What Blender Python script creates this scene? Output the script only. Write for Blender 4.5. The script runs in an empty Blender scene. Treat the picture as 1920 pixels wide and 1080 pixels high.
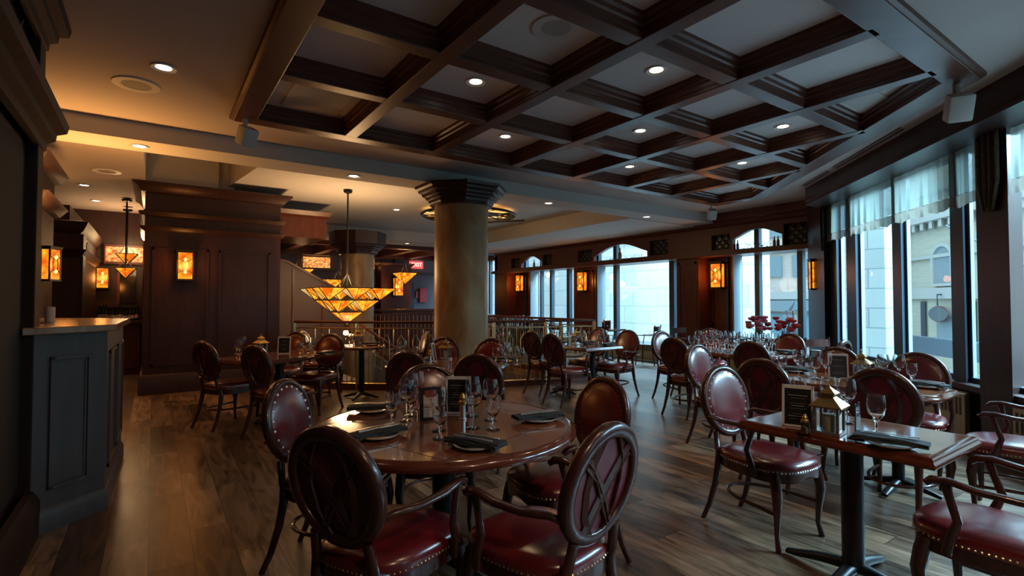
import bpy, bmesh, math, random
from math import sin, cos, pi, radians, sqrt
from mathutils import Vector, Matrix
from mathutils.geometry import tessellate_polygon
random.seed(7)
C = bpy.context.scene.collection
sc = bpy.context.scene
# ------------------------------------------------------------------ camera
cam = bpy.data.cameras.new('camera'); camo = bpy.data.objects.new('camera', cam); C.objects.link(camo)
YAW, PIT, EYE = radians(34.8), radians(1.5), 1.4
cam.sensor_width = 36; cam.lens = 968 / 1920 * 36; cam.clip_start = 0.05; cam.clip_end = 300
fw = Vector((sin(YAW) * cos(PIT), cos(YAW) * cos(PIT), sin(PIT))); rt = Vector((cos(YAW), -sin(YAW), 0)); up = rt.cross(fw)
camo.matrix_world = Matrix(((rt.x, up.x, -fw.x, 0), (rt.y, up.y, -fw.y, 0), (rt.z, up.z, -fw.z, EYE), (0, 0, 0, 1)))
sc.camera = camo
# ------------------------------------------------------------------ world, exposure
w = bpy.data.worlds.new('sky'); sc.world = w; w.use_nodes = True
bg = w.node_tree.nodes['Background']; bg.inputs[0].default_value = (0.56, 0.84, 1.0, 1); bg.inputs[1].default_value = 2.7
sc.view_settings.view_transform = 'Standard'; sc.view_settings.look = 'None'
sc.view_settings.exposure = 0.12; sc.view_settings.gamma = 1.0; sc.view_settings.use_curve_mapping = False
cy = sc.cycles
cy.max_bounces = 9; cy.diffuse_bounces = 4; cy.glossy_bounces = 3; cy.transmission_bounces = 8; cy.transparent_max_bounces = 20
cy.sample_clamp_indirect = 4.0; cy.caustics_reflective = False; cy.caustics_refractive = False; cy.use_denoising = True

def aim(o, d):
    o.rotation_euler = Vector(d).to_track_quat('-Z', 'Y').to_euler()
def area(name, loc, d, sx, sy, power, col):
    l = bpy.data.lights.new(name, 'AREA'); l.shape = 'RECTANGLE'; l.size = sx; l.size_y = sy; l.energy = power; l.color = col
    o = bpy.data.objects.new(name, l); C.objects.link(o); o.location = loc; aim(o, d); return o
SKY = (0.42, 0.76, 1.0)
# patches of overcast sky above the street, outside each run of windows
area('sky_light', (13.2, 10.6, 6.4), (-1, 0, -0.85), 6, 3.5, 4200, SKY)
area('sky_light', (12.0, 5.4, 6.0), (-1, 0, -0.9), 2.6, 2, 60, SKY)
area('sky_light', (11.2, -1.8, 6.4), (-1, 1, -0.85), 10, 4.5, 6200, SKY)

# ------------------------------------------------------------------ materials
MATS = {}
def mat(name, col, rough=0.5, metal=0.0, spec=0.5, coat=0.0, noise=None, bump=0.0, sheen=0.0, emit=None):
    if name in MATS: return MATS[name]
    m = bpy.data.materials.new(name); m.use_nodes = True; nt = m.node_tree; b = nt.nodes['Principled BSDF']
    b.inputs['Base Color'].default_value = (*col, 1); b.inputs['Roughness'].default_value = rough
    b.inputs['Metallic'].default_value = metal; b.inputs['Specular IOR Level'].default_value = spec
    b.inputs['Coat Weight'].default_value = coat; b.inputs['Coat Roughness'].default_value = 0.06
    if emit: b.inputs['Emission Color'].default_value = (*emit[0], 1); b.inputs['Emission Strength'].default_value = emit[1]
    if noise:
        col2, scale, stretch = noise[:3]
        tc = nt.nodes.new('ShaderNodeTexCoord'); mp = nt.nodes.new('ShaderNodeMapping'); mp.inputs['Scale'].default_value = stretch
        nz = nt.nodes.new('ShaderNodeTexNoise'); nz.inputs['Scale'].default_value = scale; nz.inputs['Detail'].default_value = 5
        nz.inputs['Distortion'].default_value = noise[3] if len(noise) > 3 else 0
        cr = nt.nodes.new('ShaderNodeValToRGB'); cr.color_ramp.elements[0].position = 0.35; cr.color_ramp.elements[1].position = 0.68
        cr.color_ramp.elements[0].color = (*col, 1); cr.color_ramp.elements[1].color = (*col2, 1)
        nt.links.new(tc.outputs['Object'], mp.inputs[0]); nt.links.new(mp.outputs[0], nz.inputs['Vector'])
        nt.links.new(nz.outputs['Fac'], cr.inputs[0]); nt.links.new(cr.outputs[0], b.inputs['Base Color'])
        if bump:
            bp = nt.nodes.new('ShaderNodeBump'); bp.inputs['Strength'].default_value = bump; bp.inputs['Distance'].default_value = 0.01
            nt.links.new(nz.outputs['Fac'], bp.inputs['Height']); nt.links.new(bp.outputs[0], b.inputs['Normal'])
    MATS[name] = m; return m
WOOD = mat('mahogany_panel', (0.034, 0.015, 0.014), 0.36, noise=((0.050, 0.022, 0.019), 3.0, (6, 6, 0.6), 0.6))
WOODX = mat('ceiling_beam_wood', (0.085, 0.027, 0.017), 0.35, noise=((0.125, 0.042, 0.024), 3.0, (1.2, 1.2, 8), 0.6))
WOODR = mat('red_mahogany', (0.085, 0.020, 0.013), 0.36, noise=((0.13, 0.032, 0.018), 3.0, (5, 5, 0.6), 0.6))
CHW = mat('chair_wood', (0.040, 0.012, 0.010), 0.26, coat=0.3, noise=((0.070, 0.022, 0.016), 14, (1, 1, 0.3), 0.4))
TOP = mat('polished_table_wood', (0.17, 0.050, 0.022), 0.13, coat=0.6, noise=((0.28, 0.095, 0.042), 4, (0.6, 6, 6), 1.2))
EDGE = mat('table_edge_wood', (0.10, 0.022, 0.012), 0.16, coat=0.6, noise=((0.16, 0.042, 0.020), 8, (1, 1, 4), 0.6))
LEA = mat('oxblood_leather', (0.115, 0.007, 0.010), 0.27, spec=0.7, coat=0.65, noise=((0.18, 0.013, 0.014), 6, (1, 1, 1), 0.8), bump=0.05)
LEA.node_tree.nodes['Principled BSDF'].inputs['Coat Roughness'].default_value = 0.2
LEAB = mat('wine_vinyl_back', (0.13, 0.012, 0.024), 0.40)
BRASS = mat('aged_brass', (0.55, 0.36, 0.14), 0.3, 1.0)
GOLDR = mat('brushed_brass_rail', (0.60, 0.46, 0.26), 0.32, 1.0)
IRON = mat('black_iron', (0.014, 0.015, 0.017), 0.36, 0.3)
STEEL = mat('cutlery_steel', (0.78, 0.78, 0.78), 0.30, 1.0)
CHINA = mat('white_china', (0.72, 0.72, 0.70), 0.12)
CLOTH = mat('black_napkin', (0.012, 0.015, 0.015), 0.8, noise=((0.024, 0.028, 0.027), 60, (1, 1, 1)), bump=0.3)
PAINT = mat('ceiling_paint', (0.52, 0.46, 0.43), 0.9, noise=((0.55, 0.49, 0.46), 1.5, (1, 1, 1)))
PAINTW = mat('soffit_paint', (0.56, 0.54, 0.51), 0.85)
GREYP = mat('grey_blue_paint', (0.13, 0.12, 0.15), 0.7)
BARP = mat('bar_front_paint', (0.075, 0.068, 0.072), 0.45, noise=((0.095, 0.085, 0.088), 3, (5, 5, 0.6), 0.5))
COLM = mat('gilded_plaster', (0.30, 0.15, 0.055), 0.40, metal=0.15, noise=((0.46, 0.36, 0.22), 2.3, (1, 1, 0.45), 1.4), bump=0.1)
FRAME = mat('window_frame_metal', (0.055, 0.085, 0.115), 0.35, 0.3)
FRAMEL = mat('pale_window_trim', (0.26, 0.31, 0.36), 0.4)
CREAM = mat('cream_enamel', (0.42, 0.37, 0.25), 0.45)
DARK = mat('dark_void', (0.012, 0.010, 0.010), 0.8)
WHITE = mat('white_plastic', (0.62, 0.60, 0.56), 0.45)
GREYF = mat('picture_frame_silver', (0.72, 0.70, 0.70), 0.4)
CARD = mat('black_card', (0.018, 0.016, 0.015), 0.35)
INK = mat('pale_ink', (0.26, 0.23, 0.19), 0.6)
REDINK = mat('red_ink', (0.30, 0.035, 0.02), 0.6)
PAPER = mat('cream_paper', (0.60, 0.50, 0.42), 0.6)
WAX = mat('candle_wax', (0.62, 0.58, 0.44), 0.5)
BOTTLE = mat('dark_green_bottle', (0.010, 0.022, 0.012), 0.1, coat=0.5)
AMBERB = mat('amber_bottle', (0.35, 0.16, 0.02), 0.15)
LEAF = mat('garland_leaf', (0.05, 0.06, 0.02), 0.7)
FLOWER = mat('flower_red', (0.65, 0.03, 0.03), 0.6)
FLOWP = mat('flower_pink', (0.70, 0.18, 0.25), 0.6)
STONE = mat('street_stone', (0.50, 0.52, 0.50), 0.9)
STREET = mat('street_paving', (0.42, 0.43, 0.44), 0.9, noise=((0.52, 0.53, 0.54), 1.0, (1, 1, 1)))
SIGN = mat('street_dark_trim', (0.05, 0.07, 0.09), 0.6)
def emis(name, col, s):
    if name in MATS: return MATS[name]
    m = bpy.data.materials.new(name); m.use_nodes = True; nt = m.node_tree; nt.nodes.clear()
    e = nt.nodes.new('ShaderNodeEmission'); o = nt.nodes.new('ShaderNodeOutputMaterial')
    e.inputs[0].default_value = (*col, 1); e.inputs[1].default_value = s; nt.links.new(e.outputs[0], o.inputs[0])
    MATS[name] = m; return m
LAMP = emis('downlight_lamp', (1.0, 0.86, 0.66), 9.0)
BULB = emis('lamp_bulb', (1.0, 0.55, 0.14), 3.2)
EXITR = emis('exit_sign_face', (1.0, 0.12, 0.10), 1.1)
EXITW = emis('exit_sign_letters', (1.0, 0.75, 0.7), 2.0)
def stained(name, c1, c2, s, scale=7.0):
    m = bpy.data.materials.new(name); m.use_nodes = True; nt = m.node_tree; nt.nodes.clear(); N = nt.nodes.new
    e = N('ShaderNodeEmission'); o = N('ShaderNodeOutputMaterial'); tc = N('ShaderNodeTexCoord'); nz = N('ShaderNodeTexNoise')
    nz.inputs['Scale'].default_value = scale; nz.inputs['Detail'].default_value = 2
    cr = N('ShaderNodeValToRGB'); cr.color_ramp.elements[0].position = 0.38; cr.color_ramp.elements[1].position = 0.66
    cr.color_ramp.elements[0].color = (*c1, 1); cr.color_ramp.elements[1].color = (*c2, 1); e.inputs[1].default_value = s
    L = nt.links.new; L(tc.outputs['Object'], nz.inputs['Vector']); L(nz.outputs['Fac'], cr.inputs[0]); L(cr.outputs[0], e.inputs[0])
    g = N('ShaderNodeBsdfGlossy'); g.inputs['Roughness'].default_value = 0.2; a = N('ShaderNodeAddShader'); mx = N('ShaderNodeMixShader'); mx.inputs[0].default_value = 0.06
    L(e.outputs[0], mx.inputs[1]); L(g.outputs[0], mx.inputs[2]); L(mx.outputs[0], o.inputs[0]); return m
AMBER = stained('amber_lit_glass', (0.62, 0.09, 0.003), (1.0, 0.42, 0.03), 1.7, 9)
AMBER2 = stained('cream_lit_glass', (0.95, 0.48, 0.10), (1.0, 0.70, 0.30), .85)
SCONG = stained('sconce_lit_glass', (0.62, 0.075, 0.002), (1.0, 0.36, 0.02), 1.5, 9)
TRANS = stained('floral_lit_glass', (0.60, 0.11, 0.01), (1.0, 0.55, 0.18), 1.3, 18)
def thin_glass(name, tint, base, mult):
    m = bpy.data.materials.new(name); m.use_nodes = True; nt = m.node_tree; nt.nodes.clear(); N = nt.nodes.new; L = nt.links.new
    t = N('ShaderNodeBsdfTransparent'); t.inputs[0].default_value = (*tint, 1); g = N('ShaderNodeBsdfGlossy'); g.inputs['Roughness'].default_value = 0.07 if mult > 1 else 0.02
    f = N('ShaderNodeFresnel'); f.inputs[0].default_value = 1.5; ma = N('ShaderNodeMath'); ma.operation = 'MULTIPLY_ADD'; ma.inputs[1].default_value = mult; ma.inputs[2].default_value = base
    mx = N('ShaderNodeMixShader'); o = N('ShaderNodeOutputMaterial')
    L(f.outputs[0], ma.inputs[0]); L(ma.outputs[0], mx.inputs[0]); L(t.outputs[0], mx.inputs[1]); L(g.outputs[0], mx.inputs[2]); L(mx.outputs[0], o.inputs[0]); return m
GLASS = bpy.data.materials.new('stemware_glass'); GLASS.use_nodes = True; _b = GLASS.node_tree.nodes['Principled BSDF']
_b.inputs['Transmission Weight'].default_value = 1.0; _b.inputs['Roughness'].default_value = 0.0; _b.inputs['IOR'].default_value = 1.45; _b.inputs['Base Color'].default_value = (0.98, 0.99, 1.0, 1)
CLEAR = thin_glass('clear_sheet_glass', (0.95, 0.96, 0.97), 0.04, 1.0)
PANE = thin_glass('window_glass', (0.97, 0.99, 1.0), 0.0, 0.25)
def sheer(name, col, tr, tl):
    m = bpy.data.materials.new(name); m.use_nodes = True; nt = m.node_tree; nt.nodes.clear(); N = nt.nodes.new; L = nt.links.new
    a = N('ShaderNodeBsdfTransparent'); b = N('ShaderNodeBsdfTranslucent'); c = N('ShaderNodeBsdfDiffuse'); b.inputs[0].default_value = (*col, 1); c.inputs[0].default_value = (*col, 1)
    m1 = N('ShaderNodeMixShader'); m1.inputs[0].default_value = tl; m2 = N('ShaderNodeMixShader'); m2.inputs[0].default_value = tr; o = N('ShaderNodeOutputMaterial')
    L(c.outputs[0], m1.inputs[1]); L(b.outputs[0], m1.inputs[2]); L(m1.outputs[0], m2.inputs[1]); L(a.outputs[0], m2.inputs[2]); L(m2.outputs[0], o.inputs[0]); return m
SHEER = sheer('sheer_curtain', (0.29, 0.335, 0.30), 0.16, 0.55)
BAND = sheer('curtain_hem_band', (0.30, 0.27, 0.22), 0.06, 0.4)
BROC = mat('brown_brocade', (0.055, 0.038, 0.022), 0.8, noise=((0.14, 0.10, 0.055), 30, (1, 1, 1), 1.5))
def brickmat(name, c1, c2, mortar, bw, bh, ms, swap, rough=0.8, grain=None):
    m = bpy.data.materials.new(name); m.use_nodes = True; nt = m.node_tree; b = nt.nodes['Principled BSDF']; N = nt.nodes.new; L = nt.links.new
    tc = N('ShaderNodeTexCoord'); sp = N('ShaderNodeSeparateXYZ'); cb = N('ShaderNodeCombineXYZ'); br = N('ShaderNodeTexBrick')
    L(tc.outputs['Object'], sp.inputs[0]); L(sp.outputs[swap[0]], cb.inputs[0]); L(sp.outputs[swap[1]], cb.inputs[1]); L(cb.outputs[0], br.inputs[0])
    br.inputs['Scale'].default_value = 1; br.inputs['Brick Width'].default_value = bw; br.inputs['Row Height'].default_value = bh; br.inputs['Mortar Size'].default_value = ms
    br.inputs['Color1'].default_value = (*c1, 1); br.inputs['Color2'].default_value = (*c2, 1); br.inputs['Mortar'].default_value = (*mortar, 1); br.offset = 0.37
    b.inputs['Roughness'].default_value = rough; out = br.outputs[0]
    if grain:
        mp = N('ShaderNodeMapping'); mp.inputs['Scale'].default_value = grain; L(tc.outputs['Object'], mp.inputs[0])
        nz = N('ShaderNodeTexNoise'); nz.inputs['Scale'].default_value = 1.6; nz.inputs['Detail'].default_value = 6; nz.inputs['Distortion'].default_value = 1.2
        sep = N('ShaderNodeVectorMath'); sep.operation = 'ADD'; L(mp.outputs[0], sep.inputs[0]); sc_ = N('ShaderNodeVectorMath'); sc_.operation = 'SCALE'; sc_.inputs['Scale'].default_value = 60.0
        L(br.outputs[0], sc_.inputs[0]); L(sc_.outputs[0], sep.inputs[1]); L(sep.outputs[0], nz.inputs['Vector'])
        mx = N('ShaderNodeMix'); mx.data_type = 'RGBA'; mx.blend_type = 'OVERLAY'; mx.inputs[0].default_value = 1.0
        cr = N('ShaderNodeValToRGB'); cr.color_ramp.elements[0].position = 0.3; cr.color_ramp.elements[1].position = 0.72
        cr.color_ramp.elements[0].color = (0.10, 0.10, 0.10, 1); cr.color_ramp.elements[1].color = (0.80, 0.79, 0.78, 1)
        L(nz.outputs['Fac'], cr.inputs[0]); L(br.outputs[0], mx.inputs[6]); L(cr.outputs[0], mx.inputs[7]); out = mx.outputs[2]
        rr = N('ShaderNodeMapRange'); rr.inputs[3].default_value = rough - 0.08; rr.inputs[4].default_value = rough + 0.12; L(nz.outputs['Fac'], rr.inputs[0]); L(rr.outputs[0], b.inputs['Roughness'])
    L(out, b.inputs['Base Color']); return m
FLOOR = brickmat('plank_floor', (0.052, 0.028, 0.015), (0.27, 0.175, 0.108), (0.035, 0.022, 0.014), 1.25, 0.205, 0.0025, (1, 0), 0.31, (9, 1.3, 1))
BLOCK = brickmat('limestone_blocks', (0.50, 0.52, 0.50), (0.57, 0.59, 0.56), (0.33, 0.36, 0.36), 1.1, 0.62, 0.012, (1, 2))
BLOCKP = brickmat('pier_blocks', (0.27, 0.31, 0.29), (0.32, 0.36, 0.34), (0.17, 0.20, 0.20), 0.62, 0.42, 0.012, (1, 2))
PANELW = mat('coffer_panel_paint', (0.74, 0.70, 0.68), 0.85)
WOODD = mat('dark_hutch_wood', (0.018, 0.008, 0.007), 0.62, spec=0.3, noise=((0.034, 0.014, 0.012), 3.0, (6, 6, 0.6), 0.6))
BRICKY = brickmat('pale_brick', (0.50, 0.49, 0.40), (0.58, 0.57, 0.47), (0.40, 0.40, 0.36), 0.5, 0.11, 0.012, (0, 2))
BRICKP = brickmat('pink_brick', (0.62, 0.50, 0.44), (0.72, 0.60, 0.54), (0.6, 0.58, 0.54), 0.5, 0.14, 0.015, (1, 2))
GLZ = mat('street_window_glass', (0.26, 0.34, 0.38), 0.25)

# ------------------------------------------------------------------ mesh builders
class MB:
    def __init__(s): s.v = []; s.f = []
    def add(s, vs, fs):
        n = len(s.v); s.v += [tuple(v) for v in vs]; s.f += [tuple(i + n for i in f) for f in fs]; return s
    def box(s, x0, x1, y0, y1, z0, z1, M=None, ch=0.0):
        vs = [Vector((x, y, z)) for z in (z0, z1) for y in (y0, y1) for x in (x0, x1)]
        if M is not None: vs = [M @ v for v in vs]
        return s.add(vs, [(0, 2, 3, 1), (4, 5, 7, 6), (0, 1, 5, 4), (2, 6, 7, 3), (0, 4, 6, 2), (1, 3, 7, 5)])
    def tube(s, pts, r, n=6, closed=False, flat=None, cap=True):
        P = [Vector(p) for p in pts]; m = len(P); R = r if isinstance(r, (list, tuple)) else [r] * m; rings = []
        prev = None
        for i in range(m):
            if closed: t = (P[(i + 1) % m] - P[i - 1])
            else: t = P[min(i + 1, m - 1)] - P[max(i - 1, 0)]
            t.normalize()
            if prev is None:
                a = Vector((0, 0, 1)) if abs(t.z) < 0.9 else Vector((0, 1, 0))
                u = t.cross(a).normalized()
            else: u = (prev - t * prev.dot(t)).normalized()
            prev = u; vv = t.cross(u); rr = R[i]
            ra, rb = (rr if isinstance(rr, (list, tuple)) else (rr, rr))
            rings.append([P[i] + u * ra * cos(2 * pi * (k + .5) / n) + vv * rb * sin(2 * pi * (k + .5) / n) for k in range(n)])
        vs = [v for rg in rings for v in rg]; fs = []
        for i in range(m if closed else m - 1):
            j = (i + 1) % m
            for k in range(n): fs.append((i * n + k, i * n + (k + 1) % n, j * n + (k + 1) % n, j * n + k))
        if not closed and cap: fs.append(tuple(range(n - 1, -1, -1))); fs.append(tuple((m - 1) * n + k for k in range(n)))
        return s.add(vs, fs)
    def lathe(s, prof, n=20, c=(0, 0, 0), cap=True):
        vs = []; fs = []; m = len(prof)
        for r, z in prof:
            for k in range(n): vs.append((c[0] + r * cos(2 * pi * k / n), c[1] + r * sin(2 * pi * k / n), c[2] + z))
        for i in range(m - 1):
            for k in range(n): fs.append((i * n + k, i * n + (k + 1) % n, (i + 1) * n + (k + 1) % n, (i + 1) * n + k))
        if cap:
            if prof[0][0] > 1e-4: fs.append(tuple(range(n - 1, -1, -1)))
            if prof[-1][0] > 1e-4: fs.append(tuple((m - 1) * n + k for k in range(n)))
        return s.add(vs, fs)
    def prism(s, poly, z0, z1, holes=()):
        loops = [list(poly)] + [list(h) for h in holes]; n = sum(len(l) for l in loops); flat = [p for l in loops for p in l]
        tr = tessellate_polygon([[Vector((p[0], p[1], 0)) for p in l] for l in loops])
        vs = [(p[0], p[1], z0) for p in flat] + [(p[0], p[1], z1) for p in flat]
        fs = [tuple(t) for t in tr] + [tuple(i + n for i in reversed(t)) for t in tr]; o = 0
        for l in loops:
            k = len(l)
            for i in range(k): j = (i + 1) % k; fs.append((o + i, o + j, n + o + j, n + o + i))
            o += k
        return s.add(vs, fs)
    def map(s, fn): s.v = [tuple(fn(Vector(v))) for v in s.v]; return s
    def sweep(s, prof, path, closed=False, side=1, capz=True):
        # prof: (out, z) ; path: (x, y) ; out is measured to the right of travel (side=1)
        P = [Vector((p[0], p[1])) for p in path]; m = len(P); vs = []; fs = []; k = len(prof)
        for i in range(m):
            d0 = (P[i] - P[i - 1]).normalized() if (closed or i > 0) else None
            d1 = (P[(i + 1) % m] - P[i]).normalized() if (closed or i < m - 1) else None
            if d0 is None: d0 = d1
            if d1 is None: d1 = d0
            n0 = Vector((d0.y, -d0.x)) * side; n1 = Vector((d1.y, -d1.x)) * side
            nn = (n0 + n1); nn = nn / max(0.2, (1 + n0.dot(n1)))
            for o, z in prof: vs.append((P[i].x + nn.x * o, P[i].y + nn.y * o, z))
        for i in range(m if closed else m - 1):
            j = (i + 1) % m
            for q in range(k - 1): fs.append((i * k + q, i * k + q + 1, j * k + q + 1, j * k + q))
        if not closed: fs.append(tuple(range(k))); fs.append(tuple((m - 1) * k + q for q in reversed(range(k))))
        return s.add(vs, fs)
    def build(s, name, material, parent=None, smooth=35, subd=0, bevel=0.0):
        me = bpy.data.meshes.new(name); me.from_pydata(s.v, [], s.f)
        bm = bmesh.new(); bm.from_mesh(me); bmesh.ops.recalc_face_normals(bm, faces=bm.faces[:])
        if bevel: bmesh.ops.bevel(bm, geom=[e for e in bm.edges if len(e.link_faces) == 2 and e.calc_face_angle(0) > 0.6], offset=bevel, segments=2, affect='EDGES', profile=0.6)
        bm.to_mesh(me); bm.free(); me.materials.append(material)
        if smooth:
            me.polygons.foreach_set('use_smooth', [True] * len(me.polygons)); me.set_sharp_from_angle(angle=radians(smooth))
        o = bpy.data.objects.new(name, me); C.objects.link(o)
        if parent: o.parent = parent
        if subd: md = o.modifiers.new('s', 'SUBSURF'); md.levels = md.render_levels = subd
        return o
def tag(o, label, cat, group=None, kind=None):
    if label: o['label'] = label
    if cat: o['category'] = cat
    if group: o['group'] = group
    if kind: o['kind'] = kind
    return o
def thing(name, label, cat, loc=(0, 0, 0), rz=0, group=None):
    o = bpy.data.objects.new(name, None); o.empty_display_size = .1; C.objects.link(o); o.location = loc; o.rotation_euler = (0, 0, rz); return tag(o, label, cat, group)
def struct(o): o['kind'] = 'structure'; return o
def dup(root, loc, rz=0, label=None, group=None, scale=None):
    r = root.copy(); C.objects.link(r); r.location = loc; r.rotation_euler = (0, 0, rz)
    if scale: r.scale = scale
    if label: r['label'] = label
    if group: r['group'] = group
    for ch in list(root.children):
        c = ch.copy(); C.objects.link(c); c.parent = r
        for g in list(ch.children):
            d = g.copy(); C.objects.link(d); d.parent = c
    return r
_used = set()
def place(root, *a, **k):
    if root.name in _used: return dup(root, *a, **k)
    _used.add(root.name); loc = a[0]; rz = a[1] if len(a) > 1 else k.get('rz', 0); root.location = loc; root.rotation_euler = (0, 0, rz)
    if k.get('label'): root['label'] = k['label']
    if k.get('group'): root['group'] = k['group']
    return root
def spot(name, loc, d, power, col, size=100, blend=0.8, r=0.05):
    l = bpy.data.lights.new(name, 'SPOT'); l.energy = power; l.color = col; l.spot_size = radians(size); l.spot_blend = blend; l.shadow_soft_size = r
    o = bpy.data.objects.new(name, l); C.objects.link(o); o.location = loc; aim(o, d); return o
def point(name, loc, power, col, r=0.08, parent=None):
    l = bpy.data.lights.new(name, 'POINT'); l.energy = power; l.color = col; l.shadow_soft_size = r
    o = bpy.data.objects.new(name, l); C.objects.link(o); o.location = loc
    if parent: o.parent = parent
    return o
WARM = (1.0, 0.60, 0.28); AMB = (1.0, 0.40, 0.10)
# ================================================================== THE SETTING
ZC = 3.2
# stair well hole in the floor
well = [(2.75, 8.25), (3.75, 7.45), (6.25, 6.75), (6.25, 12.9), (2.75, 12.9)]
outer = [(-4.6, -3.2), (3.0, -3.2), (9.95, 4.0), (11.0, 5.0), (11.0, 19.2), (-4.6, 19.2)]
struct(MB().prism(outer, -0.12, 0.0, [well]).build('floor', FLOOR, smooth=0))
# main ceiling with the coffer hole
cof = [(0.68, 5.54), (8.40, 5.54), (8.42, 4.78), (5.28, 1.27), (0.68, 1.27)]
cof_o = [(0.61, 5.62), (8.46, 5.62), (8.50, 4.74), (5.33, 1.19), (0.61, 1.19)]
struct(MB().prism([(-4.6, -3.2), (3.0, -3.2), (9.95, 4.0), (9.95, 6.36), (-4.6, 6.36)], 3.2, 3.5, [cof]).build('ceiling', PAINT, smooth=0))
struct(MB().prism(cof, 3.30, 3.5).build('ceiling_coffer', PANELW, smooth=0))
sof = MB().box(-4.6, 9.9, 6.36, 6.84, 3.02, 3.9)
struct(sof.build('ceiling_soffit', PAINTW, smooth=0))
struct(MB().box(7.5, 9.9, 6.84, 15.0, 3.0, 3.9).build('ceiling_soffit_window', PAINTW, smooth=0))
struct(MB().prism([(1.45, 6.84), (7.5, 6.84), (7.5, 13.2), (1.1, 13.2), (1.1, 9.8)], 3.32, 3.5).build('ceiling_tray', PAINTW, smooth=0))
struct(MB().prism([(-0.12, 6.84), (1.45, 6.84), (1.1, 9.8), (1.1, 13.2), (-0.12, 13.2)], 3.85, 3.95).build('ceiling_upper', PAINTW, smooth=0))
struct(MB().prism([(1.45, 6.84), (1.1, 9.8), (1.1, 13.2), (1.0, 13.2), (1.0, 9.8), (1.35, 6.84)], 3.32, 3.9).build('wall_tray_side', PAINTW, smooth=0))
struct(MB().box(-4.6, -0.12, 6.84, 13.3, 3.2, 3.95).build('ceiling_bar', PAINT, smooth=0))
struct(MB().box(-0.12, 0.85, 9.6, 10.5, 3.0, 3.9).build('wall_above_partition', PAINTW, smooth=0))
struct(MB().box(0.85, 1.10, 9.75, 10.5, 3.0, 3.9).build('wall_above_partition_return', PAINTW, smooth=0))
struct(MB().box(-0.12, 9.9, 13.2, 14.2, 3.05, 3.95).build('ceiling_far_soffit', PAINTW, smooth=0))
struct(MB().box(-4.6, 11.0, 14.2, 19.2, 3.3, 3.9).build('ceiling_far', PAINTW, smooth=0))
# outer shell
struct(MB().box(-4.8, -4.6, -3.2, 19.3, -0.1, 3.9).build('wall_left', WOOD, smooth=0))
struct(MB().box(-4.8, 3.2, -3.4, -3.2, -0.1, 3.9).build('wall_behind', GREYP, smooth=0))
struct(MB().box(-4.8, 11.2, 19.0, 19.2, -0.1, 3.9).build('wall_far', GREYP, smooth=0))
struct(MB().box(6.2, 11.0, 18.94, 19.0, 0.0, 0.9).build('trim_1', WOOD, smooth=0))
struct(MB().box(3.0, 11.0, 18.92, 19.0, 2.45, 2.52).build('trim_2', WOOD, smooth=0))
# stairwell lining + steps
m = MB()
wl = well
for i in range(len(wl)):
    a = Vector(wl[i]); b = Vector(wl[(i + 1) % len(wl)]); 
    m.add([(a.x, a.y, -2.6), (b.x, b.y, -2.6), (b.x, b.y, -0.12), (a.x, a.y, -0.12)], [(0, 1, 2, 3)])
m.prism(wl, -2.7, -2.6)
struct(m.build('wall_stairwell', GREYP, smooth=0))
m = MB()
for k in range(14): m.box(2.8 + .25 * k, 3.05 + .25 * k, 9.2, 10.8, -0.17 * (k + 1) - .05, -0.17 * (k + 1) + .17)
struct(m.build('floor_stair_steps', mat('stair_stone', (0.30, 0.29, 0.27), 0.6), smooth=0))

# ---- coffered ceiling
cf = thing('coffered_ceiling_frame', 'dark stained wooden coffer grid of crossing moulded beams on the ceiling', 'ceiling beams', (0, 0, 0)); cf['kind'] = 'structure'
def crown_in(path, closed=True, side=1):
    return MB().sweep([(0.0, 3.19), (0.008, 3.19), (0.012, 3.225), (0.026, 3.235), (0.03, 3.262), (0.05, 3.275), (0.054, 3.30), (0, 3.30)], path, closed, side)
m = MB(); inner = [(0.80, 5.44), (8.27, 5.44), (8.29, 4.82), (5.17, 1.40), (0.80, 1.40)]
m.prism(cof_o, 3.15, 3.205, [inner]); m.build('border_beam', WOODX, cf, smooth=0, bevel=0.006)
m = MB().prism([(0.70, 5.53), (8.38, 5.53), (8.40, 4.79), (5.25, 1.29), (0.70, 1.29)], 3.205, 3.32, [inner]); m.build('border_beam', WOODX, cf, smooth=0)
m = MB().sweep([(0, 3.2), (0.03, 3.2), (0.025, 3.17), (0.0, 3.16)], cof_o, True, -1); m.build('border_moulding', WOODX, cf)
BX = [1.70, 2.72, 3.83, 4.89, 5.99, 7.06]; AY = [4.31, 3.31, 2.36]; HW = 0.065
def dlim(x): # lower y bound of the coffer for a given x (diagonal edge)
    return 1.40 if x < 5.17 else 1.40 + (x - 5.17) * (4.82 - 1.40) / (8.29 - 5.17)
for x in BX:
    y0 = dlim(x) - 0.04; m = MB().box(x - HW, x + HW, y0, 5.46, 3.15, 3.32); m.build('cross_beam', WOODX, cf, smooth=0, bevel=0.006)
def xmax(y): return 8.28 if y > 4.82 else 5.17 + (y - 1.40) * (8.29 - 5.17) / (4.82 - 1.40)
for y in AY:
    MB().box(0.78, xmax(y) + 0.03, y - HW, y + HW, 3.155, 3.32).build('cross_beam', WOODX, cf, smooth=0, bevel=0.006)
xs = [0.80] + BX + [8.28]; ys = [5.44] + AY + [1.40]
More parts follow.
